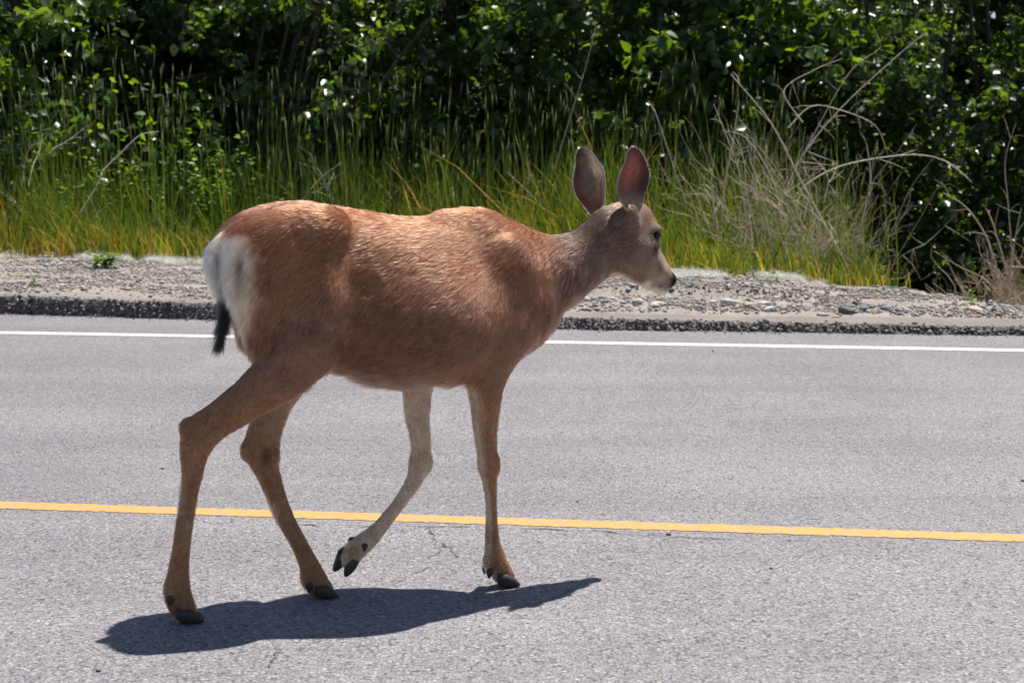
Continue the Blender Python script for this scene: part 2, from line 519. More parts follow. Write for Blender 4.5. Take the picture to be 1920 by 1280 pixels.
# lodge face stones where the broken wall stands at that height
for tt in np.linspace(.0, .05, 6):
    pass
tf = .012 + .034 * np.clip(zf / ledge_h(a), 0, 1) ** 1.25
nn_ = vnoise(np.stack([a, toe(a) + .02, 0 * a], 1), 30, 2, 3) - .5; n3_ = vnoise(np.stack([a, toe(a) + .02, 0 * a], 1), 5, 8, 2) - .5
tf = tf - nn_ * .05 - n3_ * .04 - .004
b = np.where(face, toe(a) + tf, b); z = np.where(face, zf, z)
x, y = xy(a, b)
sz = np.exp(grng.normal(np.log(.0085), .35, n_c)).clip(.004, .020) * np.where((t < 0) & ~face, .6, 1)
S = sz[:, None] * grng.uniform(.75, 1.25, (n_c, 3))
cols = np.array([(.16, .150, .143), (.21, .195, .185), (.26, .24, .228), (.13, .123, .118), (.31, .288, .268)])[grng.integers(0, 5, n_c)] * grng.uniform(.8, 1.2, (n_c, 1))
V, F, C = many(None, protos0, np.stack([x, y, z + sz * .25], 1), S, grng.uniform(0, 6.3, n_c), cols)
cr = mesh_np('asphalt_crumbs', V, F, M_STONES, cols=C)
tag(cr, 'dark crumbled chips along the broken asphalt edge', 'rubble', kind='stuff')

# single stones one can point at
ST_ME = []
for k in range(7):
    v, f = stone_mesh(500 + k, 3)
    ST_ME.append((v, f))
def stone(px, py, w_px, h_ratio, col, label, group=None, seed=0, z=.11):
    r = np.random.default_rng(seed * 7 + int(px))
    # sits on the verge: march the photo direction down to the ground
    zz = z
    for _ in range(6):
        p = ground(px, py, zz); zz = float(height_xy(p[0], p[1]))
    w = w_px * p[1] / FPX / 2
    v, f = ST_ME[seed % len(ST_ME)]
    S = np.array([w, w * r.uniform(.75, .95), w * h_ratio / .6])
    o = mesh_np('stone', v * S, f, plain('stone_%d' % int(px), col, .8, .28, 40, .004, .35), smooth=False, loc=(p[0], p[1], zz + S[2] * .6 * .45))
    o.rotation_euler = (r.normal(0, .1), r.normal(0, .1), r.uniform(-.5, .5))
    tag(o, label, 'stone', group)
    return o
stone(1366, 580, 42, .42, (.52, .53, .49), 'large pale angular stone at the inner edge of the gravel', seed=1)
stone(1404, 580, 20, .65, (.42, .37, .28), 'rounded tan stone beside the large pale angular stone', seed=2)
stone(1441, 588, 20, .6, (.56, .57, .58), 'small white angular stone on the shoulder edge', seed=3)
stone(1093, 575, 30, .5, (.50, .45, .39), "buff stone on the gravel below the deer's neck", seed=4)
stone(1195, 576, 24, .7, (.50, .44, .37), 'rounded cream stone below the deer\'s chin', seed=2)
stone(1233, 574, 26, .45, (.50, .45, .38), 'flat cream stone just beyond the rounded cream one', seed=5)
stone(1228, 583, 22, .4, (.46, .47, .46), 'pale grey flat stone in front of the flat cream stone', seed=0)
stone(1112, 562, 15, .6, (.22, .26, .26), 'small slate blue stone behind the buff stone', seed=6)
stone(1136, 578, 16, .5, (.20, .23, .25), 'dark slate pebble beside an orange pebble', seed=4)
stone(1122, 576, 11, .5, (.55, .36, .16), 'little orange pebble on the gravel', seed=1)
stone(1169, 579, 15, .5, (.27, .31, .33), 'blue grey pebble between cream stones', seed=3)
stone(1337, 570, 14, .6, (.56, .55, .52), 'small white pebble left of the large pale angular stone', seed=5)
stone(1429, 577, 12, .6, (.42, .26, .17), 'reddish pebble beside the small white angular stone', seed=6)
stone(1430, 571, 24, .35, (.50, .50, .46), 'pale flat stone behind the reddish pebble', seed=0)
stone(1588, 590, 34, .55, (.12, .115, .11), 'dark broken chunk of asphalt on the gravel', seed=6)
stone(1619, 583, 17, .95, (.17, .18, .22), 'dark upright slate stone beside the asphalt chunk', seed=3)
stone(1603, 572, 14, .9, (.10, .10, .10), 'small black asphalt lump behind the upright slate stone', seed=1)
stone(1659, 582, 18, .8, (.20, .21, .26), 'blue grey stone among dark rubble', seed=2)
stone(1676, 588, 20, .5, (.13, .125, .12), 'flat dark asphalt fragment right of the blue grey stone', seed=5)
stone(1635, 578, 12, .7, (.24, .23, .22), 'grey pebble wedged between two dark stones', seed=0)
stone(1827, 583, 32, .4, (.48, .38, .31), 'pinkish flat stone beneath the dry bush', seed=4)
stone(1840, 559, 24, .55, (.19, .22, .20), 'smooth greenish boulder at the foot of the dry bush', seed=2)
stone(1864, 588, 13, .8, (.10, .10, .105), 'black pebble near the pinkish flat stone', seed=6)
stone(1897, 571, 22, .5, (.42, .41, .38), 'grey cobble at the edge of the dry grass', seed=1)
stone(1542, 592, 20, .4, (.40, .36, .31), 'flat tan stone left of the asphalt chunk', seed=3)
stone(1567, 595, 18, .35, (.48, .40, .31), 'thin buff stone in front of the asphalt chunk', seed=0)
stone(304, 531, 13, .6, (.42, .40, .37), 'rounded pale pebble on bare sandy gravel behind the deer', seed=2)
stone(118, 536, 14, .45, (.45, .42, .38), 'pale oval pebble beside a green sprout', seed=5)
stone(155, 539, 12, .5, (.50, .45, .40), 'cream pebble on the gravel near the small sprout', seed=4)
for k in range(46):                                             # look-alike pebbles
    px = float(grng.uniform(-60, 1980)); 
    ly = np.interp(px, [0, 420, 1080, 1500, 1920], [515, 520, 552, 560, 585]); hy = np.interp(px, [0, 420, 1080, 1500, 1920], [540, 556, 580, 588, 592])
    py = float(grng.uniform(ly, hy))
    stone(px, py, float(grng.uniform(7, 12)), .55, tuple(PAL[grng.integers(0, len(PAL))]), 'small weathered pebble lying loose on the gravel verge', 'loose pebbles on the verge', seed=k)

# crack and debris on the road
def crack(pts, w, seed):
    q = catmull(np.array([[*ground(x, y)[:2], 0] for x, y in pts]), 60)
    q[:, :2] += (np.stack([vnoise(q, 40, seed, 2), vnoise(q, 40, seed + 1, 2)], 1) - .5) * .03
    return q, w
M_CRACK = dust_mat('crack_fill', (.09, .087, .09), (.14, .135, .135), (.22, .21, .20), 60)
def ribbon(name, q, w, seed, z, mat, parent):
    tg2 = np.gradient(q[:, :2], axis=0); tg2 /= np.linalg.norm(tg2, axis=1)[:, None] + 1e-9
    nn = np.stack([-tg2[:, 1], tg2[:, 0]], 1)
    ww = w * 1.6 * np.clip(vnoise(q, 22, seed, 3) - .38, 0.004, 1)
    L = np.column_stack([q[:, :2] - nn * ww[:, None], np.full(len(q), z)]); Rr = np.column_stack([q[:, :2] + nn * ww[:, None], np.full(len(q), z)])
    V = np.vstack([L, Rr]); n = len(q); i = np.arange(n - 1)
    return mesh_np(name, V, np.stack([i, i + n, i + n + 1, i + 1], 1), mat, parent)
for k, pts in enumerate(([(803, 993), (812, 1010), (822, 1030), (800, 1050), (792, 1068), (745, 1085), (690, 1100)], [(530, 985), (700, 986), (860, 988), (1000, 992), (1110, 996)],
                         [(1110, 996), (1300, 1008), (1480, 1012)], [(815, 1012), (845, 1030), (860, 1045)], [(492, 1190), (520, 1215), (505, 1250)])):
    q, w = crack(pts, .006, 31 + 3 * k)
    ribbon('crack', q, .007 if k != 1 else .008, 60 + k, .0025, M_CRACK, road)
M_LEAFDRY = plain('dry_leaf_bit', (.14, .07, .035), .8, .4, 90)
def debris(px, py, w, label):
    p = ground(px, py)
    s = w * p[1] / FPX / 2
    bm = bmesh.new(); bmesh.ops.create_icosphere(bm, subdivisions=1, radius=1)
    V = np.array([v.co[:] for v in bm.verts]); F = np.array([[v.index for v in f.verts] for f in bm.faces]); bm.free()
    V = V * (1 + .5 * (vnoise(V, 1.3, int(px)) - .5)[:, None]) * np.array([s, s * .7, s * .45])
    o = mesh_np('leaf_scrap', V, F, M_LEAFDRY, loc=(p[0], p[1], s * .36))
    tag(o, label, 'leaf litter')
debris(1254, 1003, 12, 'brown dried leaf scrap on the road just below the yellow line')
debris(1083, 941, 7, 'tiny brown scrap on the far lane above the yellow line')
debris(1337, 659, 6, 'tiny dark speck on asphalt just under the white edge line')
debris(185, 1258, 12, "reddish dry scrap on the road in front of the deer's hind hoof")
debris(1918, 902, 9, 'dark scrap lying on the far lane at right')
debris(305, 879, 8, "small dark bit on the road behind the deer's hind leg")
debris(1446, 1066, 8, 'brown crumb on the near lane beyond the deer')
# ================================================================== DEER
rng = np.random.default_rng(7)
D_TH = R_(17.5)
D_F = np.array([math.cos(D_TH), math.sin(D_TH), 0])      # forward
D_R = np.array([math.sin(D_TH), -math.cos(D_TH), 0])     # the deer's right side (towards the road's near lane)
D_O = ground(350, 1166) - D_R * 0.06                     # origin: under the right hind hoof, on the mid plane

def dP(px, py, s=0.0):
    """photo direction met with the deer's vertical long plane shifted by s -> local (x fwd, y left, z up)"""
    d = ray(px, py)
    t = ((D_O - CAMP) @ D_R + s) / (d @ D_R)
    q = CAMP + d * t - D_O
    return np.array([q @ D_F, -s, q[2]])

def loc_to_pix(V, s0=True):
    """where a local point falls on the mid plane paint map (both flanks share it)"""
    W = D_O + V[:, :1] * D_F + V[:, 2:3] * np.array([0, 0, 1.])
    q = W - CAMP
    z = q[:, 1] * cp - q[:, 2] * sp
    yy = q[:, 1] * sp + q[:, 2] * cp
    return 960 + FPX * q[:, 0] / z, 640 - FPX * yy / z

PXM = 1 / 790.0       # metres per photo pixel at the deer

# head plane: turned further away from the road
H_YAW = R_(21.0)      # extra yaw of the head to the deer's left
H_C = dP(1150, 450, -0.015)
H_X = np.array([math.cos(H_YAW), math.sin(H_YAW), 0])
H_L = np.array([math.sin(H_YAW), -math.cos(H_YAW), 0])   # head's right, local coords (y is left)

def to_local(Wp):
    q = Wp - D_O
    return np.array([q @ D_F, -(q @ D_R), q[2]])

def hP(px, py, hs=0.0):
    d = ray(px, py)
    dl = np.array([d @ D_F, -(d @ D_R), d[2]])
    c = to_local(CAMP)
    t = ((H_C - c) @ H_L + hs) / (dl @ H_L)
    return c + dl * t

def dS(px, py, s):
    p = dP(px, py, abs(s)); p[1] = -s
    return p

def hS(px, py, hs):
    p = hP(px, py, abs(hs))
    return p if hs >= 0 else p - 2 * ((p - H_C) @ H_L) * H_L

def foot_s(px, py):
    return -to_local(ground(px, py))[1]
S_NF, S_FH = foot_s(950, 1098), foot_s(612, 1119)

# ---------------- signed distance field on a grid
VX = 0.004
G0 = np.array([-0.12, -0.25, -0.01]); G1 = np.array([1.32, 0.23, 1.14])
GN = np.ceil((G1 - G0) / VX).astype(int) + 1
FD = np.full(GN, 0.2, np.float32)
gx = (G0[0] + np.arange(GN[0]) * VX).astype(np.float32)
gy = (G0[1] + np.arange(GN[1]) * VX).astype(np.float32)
gz = (G0[2] + np.arange(GN[2]) * VX).astype(np.float32)

def _box(lo, hi, m):
    a = np.clip(np.floor((np.asarray(lo) - m - G0) / VX).astype(int), 0, GN - 1)
    b = np.clip(np.ceil((np.asarray(hi) + m - G0) / VX).astype(int) + 1, 1, GN)
    return tuple(slice(a[i], b[i]) for i in range(3))

def _pts(sl):
    return gx[sl[0]][:, None, None], gy[sl[1]][None, :, None], gz[sl[2]][None, None, :]

def union(sl, d, k):
    a = FD[sl]
    if k > 0:
        h = np.maximum(k - np.abs(a - d), 0) / k
        FD[sl] = np.minimum(a, d) - h * h * k * 0.25
    else:
        FD[sl] = np.minimum(a, d)

def carve(sl, d, k):
    a = FD[sl]; d = -d
    h = np.maximum(k - np.abs(a - d), 0) / k
    FD[sl] = np.maximum(a, d) + h * h * k * 0.25

def ell(c, r, k, axes=None, sub=False):
    """ellipsoid with radii r along axes rows"""
    c = np.asarray(c); r = np.asarray(r, float)
    sl = _box(c - r.max(), c + r.max(), 0.05)
    X, Y, Z = _pts(sl)
    X = X - c[0]; Y = Y - c[1]; Z = Z - c[2]
    A = np.eye(3) if axes is None else np.asarray(axes)
    q = [A[i, 0] * X + A[i, 1] * Y + A[i, 2] * Z for i in range(3)]
    k0 = np.sqrt(sum((q[i] / r[i]) ** 2 for i in range(3)))
    k1 = np.sqrt(sum((q[i] / r[i] ** 2) ** 2 for i in range(3))) + 1e-6
    (carve if sub else union)(sl, (k0 * (k0 - 1) / k1).astype(np.float32), k)

BONES = []      # (point, direction) used for the lie of the coat

def chain(pts, rad, k, q=1.0, L=(0, 1, 0), n=None, bones=True, flow=1, sub=False):
    """tapered tube through pts, squashed by q along lateral L"""
    P = catmull(np.column_stack([pts, rad]), n or (len(pts) * 4))
    L = np.asarray(L, float)
    C, Rr = P[:, :3], P[:, 3]
    sl = _box((C - Rr[:, None]).min(0), (C + Rr[:, None]).max(0), 0.05)
    X, Y, Z = _pts(sl)
    best = None
    for i in range(len(C) - 1):
        a, b = C[i], C[i + 1]; ab = b - a; l2 = ab @ ab + 1e-12
        dx, dy, dz = X - a[0], Y - a[1], Z - a[2]
        t = np.clip((dx * ab[0] + dy * ab[1] + dz * ab[2]) / l2, 0, 1)
        ex, ey, ez = dx - t * ab[0], dy - t * ab[1], dz - t * ab[2]
        dl = ex * L[0] + ey * L[1] + ez * L[2]
        qq = q
        dist = np.sqrt(ex * ex + ey * ey + ez * ez + dl * dl * (1 / qq ** 2 - 1)) - (Rr[i] + t * (Rr[i + 1] - Rr[i]))
        best = dist if best is None else np.minimum(best, dist)
    (carve if sub else union)(sl, best.astype(np.float32), k)
    if bones:
        tg = np.gradient(C, axis=0); tg /= np.linalg.norm(tg, axis=1)[:, None]
        for p, t_ in zip(C, tg): BONES.append((p, t_ * flow))
    return P

# ---------------- trunk: stations (photo x, top y, bottom y, half width, height of the widest point 0..1)
ST = [(424, 440, 500, .045, .5), (436, 428, 560, .080, .55), (462, 411, 625, .105, .6), (515, 389, 668, .125, .6),
      (559, 379, 684, .130, .56), (609, 384, 690, .124, .46), (652, 390, 702, .130, .38), (696, 397, 716, .148, .32),
      (752, 405, 722, .163, .29), (809, 405, 715, .162, .29), (854, 402, 709, .146, .30), (893, 402, 703, .120, .34),
      (921, 407, 697, .104, .42), (949, 422, 686, .094, .42), (978, 440, 664, .084, .42), (1003, 462, 636, .070, .44),
      (1018, 500, 610, .054, .46), (1026, 535, 580, .030, .5)]
sta = np.array([[*dP(x, yt)[[0, 2]], dP(x, yb)[2], w, m] for x, yt, yb, w, m in ST])
U = sta[:, 0]
sl = _box((U[0] - .02, -.2, .35), (U[-1] + .02, .2, 1.0), 0.06)
X, Y, Z = _pts(sl)
def smooth_interp(x, xs, ys):
    P = catmull(np.column_stack([xs, np.zeros(len(xs)), np.zeros(len(xs)), ys]), 400)
    return np.interp(x, P[:, 0], P[:, 3])
xs = gx[sl[0]]
vt = smooth_interp(xs, U, sta[:, 1])[:, None, None]
vb = smooth_interp(xs, U, sta[:, 2])[:, None, None]
wd = np.maximum(smooth_interp(xs, U, sta[:, 3]), .01)[:, None, None]
vm = vb + (vt - vb) * smooth_interp(xs, U, sta[:, 4])[:, None, None]
ry = np.where(Z > vm, vt - vm, vm - vb)
py_ = (Z - vm); px_ = Y
pw = np.where(Z > vm, np.interp(xs, dP(600, 500)[0] + np.array([0, .07, .36, .44]), [2.15, 1.72, 1.72, 2.15])[:, None, None], 2.15)
k0 = ((np.abs(px_) / wd) ** pw + (np.abs(py_) / ry) ** pw) ** (1 / pw)
k1 = np.sqrt((px_ / wd ** 2) ** 2 + (py_ / ry ** 2) ** 2) + 1e-5
dd = k0 * (k0 - 1) / k1
endd = np.maximum(np.maximum(U[0] - xs, xs - U[-1]), 0)[:, None, None]
dd = np.where(endd > 0, np.sqrt(np.maximum(dd, 0) ** 2 + endd ** 2), dd)
FD[sl] = np.minimum(FD[sl], dd.astype(np.float32))
del X, Y, Z, k0, k1, dd, ry

m_ = lambda p: p * PXM
# neck
neck_px = [(955, 545, .0, 100), (1005, 520, .0, 82), (1048, 507, -.004, 69), (1085, 490, -.008, 60), (1120, 466, -.012, 57), (1150, 446, -.015, 58)]
chain([dP(x, y, s) for x, y, s, r in neck_px], [m_(r) for *_, r in neck_px], .055, q=.70, flow=-1)
# withers ridge and spine
chain([dP(840, 416), dP(890, 414), dP(935, 428), dP(985, 462)], [.018, .022, .025, .03], .05, bones=False)

# near side / far side muscles
for sg in (1, -1):
    # haunch
    ell(dS(548, 505, sg * .078), (.122, .064, .145), .022)
    ell(dS(490, 500, sg * .055), (.075, .060, .110), .05)
    chain([dS(585, 455, sg * .085), dS(600, 560, sg * .106), dS(588, 635, sg * .105)], [.060, .062, .054], .025, q=.72, bones=False)
    chain([dS(485, 470, sg * .06), dS(488, 560, sg * .07), dS(500, 640, sg * .075)], [.05, .052, .05], .05, q=.8, bones=False)
    # hip bone
    ell(dS(612, 425, sg * .085), (.05, .035, .04), .05)
    # shoulder blade and upper arm
    ell(dS(945, 540, sg * .068), (.066, .040, .130), .03, axes=[(.94, 0, -.34), (0, 1, 0), (.34, 0, .94)])
    chain([dS(985, 570, sg * .062), dS(960, 620, sg * .076), dS(918, 660, sg * .078)], [.055, .062, .052], .022, q=.7, bones=False)
    chain([dS(880, 585, sg * .075), dS(893, 640, sg * .085), dS(900, 680, sg * .08)], [.035, .042, .034], .02, q=.75, bones=False)
    # rib cage swell
    ell(dS(835, 612, sg * .070), (.14, .094, .105), .08)
for sg in (1, -1):
    ell(dS(680, 500, sg * .185), (.040, .05, .10), .05, sub=True)
# breast
ell(dP(998, 572), (.040, .068, .088), .05)

for sg in (1, -1):
    chain([dS(446, 452, sg * .030), dS(441, 500, sg * .032), dS(446, 560, sg * .026)], [.014, .019, .014], .02, bones=False, sub=True)
# right hind leg, planted far back
nh = [(580, 640, .10, 62), (530, 698, .095, 52), (478, 738, .085, 39), (440, 767, .078, 34), (403, 793, .072, 30.5), (374, 820, .068, 31),
      (364, 850, .066, 25), (361, 885, .064, 19), (354.5, 927, .062, 15.5), (345.5, 985, .060, 15.5), (339.5, 1030, .06, 16), (334.5, 1074, .06, 19), (332, 1102, .06, 23.5), (339, 1128, .06, 23), (347, 1144, .06, 20), (350, 1150, .06, 17)]
NH = chain([dP(x, y, s) for x, y, s, r in nh], [m_(r) * 1.0 for *_, r in nh], .02, q=.74)
chain([dP(352, 800, .068), dP(372, 787, .07), dP(400, 770, .075), dP(440, 740, .08)], [.012, .013, .012, .012], .02, q=.8, bones=False)
# left hind leg, stepped under the belly
def leg_s(rows, s0, s1, y0, y1):
    return [(x, y, s0 + (s1 - s0) * min(1, max(0, (y - y0) / (y1 - y0))), r) for x, y, r in rows]
fh = leg_s([(570, 640, 60), (540, 700, 46), (518, 745, 36), (506, 785, 30), (496, 825, 29), (492, 850, 31), (500, 880, 23),
      (517, 927, 18), (537, 976, 16.5), (560, 1018, 15.5), (577, 1053, 18), (587, 1079, 22.5), (599, 1098, 21), (607, 1106, 19), (609, 1109, 16)], -.10, S_FH, 640, 960)
FH = chain([dP(x, y, s) for x, y, s, r in fh], [m_(r) for *_, r in fh], .02, q=.74)
chain([dP(466, 842, fh[5][2]), dP(472, 820, fh[4][2]), dP(482, 790, fh[3][2])], [.011, .012, .012], .02, q=.8, bones=False)
# right fore leg, carrying
nf = leg_s([(925, 655, 50), (915, 692, 43), (911, 727, 34), (910.5, 760, 28.5), (910, 800, 23.5), (912, 840, 20), (916, 872, 19.5), (918, 900, 14.5),
      (919, 925, 13), (920.5, 965, 12.5), (922.5, 1009, 14), (927.5, 1042, 20), (938, 1068, 20), (947, 1081, 18.5), (950, 1086, 16)], .080, S_NF, 660, 1050)
NF = chain([dP(x, y, s) for x, y, s, r in nf], [m_(r) for *_, r in nf], .02, q=.76)
# left fore leg, lifted
ff = leg_s([(830, 640, 46), (795, 690, 36), (783, 727, 29), (782, 772, 24.5), (786, 805, 21), (789, 840, 19.5), (787, 870, 20.5), (774, 905, 15.5),
      (754, 935, 13), (733, 963, 13), (711, 990, 14.5), (689, 1012, 19), (672, 1027, 20), (660, 1040, 18), (655, 1050, 15)], -.085, -.055, 640, 1000)
FF = chain([dP(x, y, s) for x, y, s, r in ff], [m_(r) for *_, r in ff], .02, q=.8)

chain([dP(353, 880, .084), dP(346, 930, .080), dP(337, 1000, .079), dP(330, 1060, .082)], [.007, .008, .008, .007], .008, bones=False, sub=True)
chain([dP(405, 792, .103), dP(388, 812, .099), dP(376, 832, .096)], [.008, .009, .007], .010, bones=False, sub=True)
chain([dP(911, 925, S_NF + .026), dP(913, 975, S_NF + .018), dP(915, 1020, S_NF + .019)], [.006, .007, .006], .008, bones=False, sub=True)

ell(dP(917, 872, nf[6][2]), (.0245, .019, .028), .014)                       # carpus, carrying leg
ell(dP(790, 868, ff[6][2]), (.026, .021, .030), .014)                       # carpus, lifted leg
ell(dP(350, 803, .068), (.013, .012, .022), .014)                           # point of the hock
ell(dP(461, 846, fh[5][2]), (.012, .012, .020), .014)
ell(dP(380, 832, .088), (.022, .012, .026), .014)
ell(dP(508, 858, fh[5][2] + .018), (.018, .012, .024), .014)
chain([dP(385, 778, .104), dP(415, 762, .110), dP(452, 738, .118)], [.009, .011, .009], .012, bones=False, sub=True)   # in front of the Achilles tendon
chain([dP(502, 900, fh[6][2] + .021), dP(522, 950, fh[8][2] + .018), dP(548, 1005, fh[9][2] + .017)], [.006, .008, .006], .008, bones=False, sub=True)
chain([dP(903, 750, .104), dP(905, 800, .090), dP(908, 845, .078)], [.008, .009, .007], .010, bones=False, sub=True)
chain([dP(776, 760, -.046), dP(778, 800, -.048), dP(780, 840, -.047)], [.004, .005, .004], .012, bones=False, sub=True)
ell(dP(324, 1106, .06), (.016, .019, .020), .014); ell(dP(579, 1083, S_FH), (.015, .018, .018), .014); ell(dP(918, 1052, S_NF), (.015, .018, .018), .014)

# ---------------- head
HAX = [H_X, H_L, (0, 0, 1)]
chain([hP(1150, 447), hP(1178, 437), hP(1204, 440)], [.074, .062, .050], .03, q=.72, L=H_L, flow=-1)
chain([hP(1196, 440), hP(1210, 466), hP(1228, 494), hP(1242, 515), hP(1248, 525)], [.047, .037, .032, .028, .023], .02, q=.72, L=H_L, flow=-1)
chain([hP(1166, 478), hP(1190, 502), hP(1214, 523), hP(1235, 539), hP(1244, 543)], [.046, .034, .024, .0155, .011], .02, q=.62, L=H_L, flow=-1)
for sg in (1, -1):
    ell(hS(1186, 470, sg * .026), (.046, .022, .056), .04, axes=[(.8 * H_X[0], .8 * H_X[1], -.6), H_L, (.6 * H_X[0], .6 * H_X[1], .8)])
    ell(hS(1225, 430, sg * .043), (.026, .017, .012), .022, axes=HAX)                 # brow
    ell(hS(1219, 452, sg * .042), (.020, .011, .010), .018, axes=HAX)                # lower lid
    ell(hS(1231, 441, sg * .056), (.0125, .012, .0095), .006, axes=HAX, sub=True)    # socket
    chain([hS(1196, 452, sg * .022), hS(1212, 480, sg * .020), hS(1230, 505, sg * .014)], [.030, .026, .019], .03, L=H_L, bones=False)
    ell(hS(1236, 512, sg * .019), (.020, .012, .014), .02, axes=HAX)                 # lip pad
    ell(hS(1259, 526, sg * .013), (.006, .005, .0045), .004, axes=HAX, sub=True)     # nostril
    chain([hS(1224, 529, sg * .028), hS(1238, 536, sg * .024), hS(1250, 538, sg * .018)], [.0025] * 3, .004, L=H_L, bones=False, sub=True)  # mouth line
    chain([hS(1178, 420, sg * .040), hS(1182, 405, sg * .055), hS(1184, 396, sg * .060)], [.028, .022, .016], .022, L=H_L, bones=False)    # ear root
for sg in (1, -1):
    chain([hS(1232, 456, sg * .040), hS(1212, 462, sg * .050), hS(1188, 450, sg * .050)], [.007, .009, .010], .016, L=H_L, bones=False)      # cheek bone
    ell(hS(1226, 468, sg * .047), (.010, .010, .012), .016, axes=HAX, sub=True)                                                         # hollow before the eye
    chain([hS(1172, 500, sg * .045), hS(1190, 510, sg * .040), hS(1210, 520, sg * .032)], [.004, .005, .004], .014, L=H_L, bones=False, sub=True)
ell(hP(1253, 524), (.021, .022, .018), .012, axes=HAX)
ell(hP(1240, 545), (.016, .015, .009), .012, axes=HAX)
ell(hP(1184, 402), (.05, .04, .03), .04, axes=HAX)

# ---------------- surface nets
def surface_nets(F, org, h):
    ins = F < 0
    n0, n1, n2 = F.shape
    cnt = np.zeros((n0 - 1, n1 - 1, n2 - 1), np.uint8)
    for i in (0, 1):
        for j in (0, 1):
            for k in (0, 1):
                cnt += ins[i:n0 - 1 + i, j:n1 - 1 + j, k:n2 - 1 + k]
    ci, cj, ck = np.nonzero((cnt > 0) & (cnt < 8))
    idx = np.full(cnt.shape, -1, np.int32)
    idx[ci, cj, ck] = np.arange(len(ci))
    acc = np.zeros((len(ci), 3)); w = np.zeros(len(ci))
    corners = [(i, j, k) for i in (0, 1) for j in (0, 1) for k in (0, 1)]
    for a in corners:
        for ax in range(3):
            if a[ax] == 1: continue
            b = list(a); b[ax] = 1
            fa = F[ci + a[0], cj + a[1], ck + a[2]]; fb = F[ci + b[0], cj + b[1], ck + b[2]]
            m = (fa < 0) != (fb < 0)
            t = np.where(m, fa / (fa - fb + 1e-12), 0)
            p = np.tile(np.array(a, float), (len(ci), 1)); p[:, ax] += t
            acc += p * m[:, None]; w += m
    V = (np.stack([ci, cj, ck], 1) + acc / w[:, None]) * h + org
    Q = []
    for ax in range(3):
        sa = [slice(1, -1)] * 3; sa[ax] = slice(0, -1)
        sb = [slice(1, -1)] * 3; sb[ax] = slice(1, None)
        A = ins[tuple(sa)]; B = ins[tuple(sb)]
        e = np.argwhere(A != B)
        off = np.ones(3, int); off[ax] = 0
        e = e + off
        flip = ins[e[:, 0], e[:, 1], e[:, 2]]
        u, v = (ax + 1) % 3, (ax + 2) % 3
        q = []
        for du, dv in ((1, 1), (0, 1), (0, 0), (1, 0)):
            c = e.copy(); c[:, u] -= du; c[:, v] -= dv
            q.append(idx[c[:, 0], c[:, 1], c[:, 2]])
        q = np.stack(q, 1)
        q[~flip] = q[~flip][:, ::-1]
        Q.append(q)
    Q = np.vstack(Q)
    return V, Q[(Q >= 0).all(1)]

bV, bQ = surface_nets(FD, G0, VX)
del FD
# light smoothing (two Taubin passes)
ei = np.vstack([bQ[:, [0, 1]], bQ[:, [1, 2]], bQ[:, [2, 3]], bQ[:, [3, 0]]])
deg = np.bincount(ei[:, 0], minlength=len(bV)) + np.bincount(ei[:, 1], minlength=len(bV))
def lap(V):
    o = np.zeros_like(V)
    for c in range(3):
        o[:, c] = np.bincount(ei[:, 0], V[ei[:, 1], c], len(V)) + np.bincount(ei[:, 1], V[ei[:, 0], c], len(V))
    return o / np.maximum(deg, 1)[:, None] - V
for _ in range(5):
    bV = bV + 0.5 * lap(bV); bV = bV - 0.51 * lap(bV)

def vnormals(V, Q):
    n = np.cross(V[Q[:, 2]] - V[Q[:, 0]], V[Q[:, 3]] - V[Q[:, 1]])
    o = np.zeros_like(V)
    for k in range(4):
        for c in range(3):
            o[:, c] += np.bincount(Q[:, k], n[:, c], len(V))
    return o / (np.linalg.norm(o, axis=1)[:, None] + 1e-12)
bN = vnormals(bV, bQ)
if (bN * (bV - np.array([.5, 0, .6])))[:, 0].sum() < 0:
    bQ = bQ[:, ::-1].copy(); bN = -bN

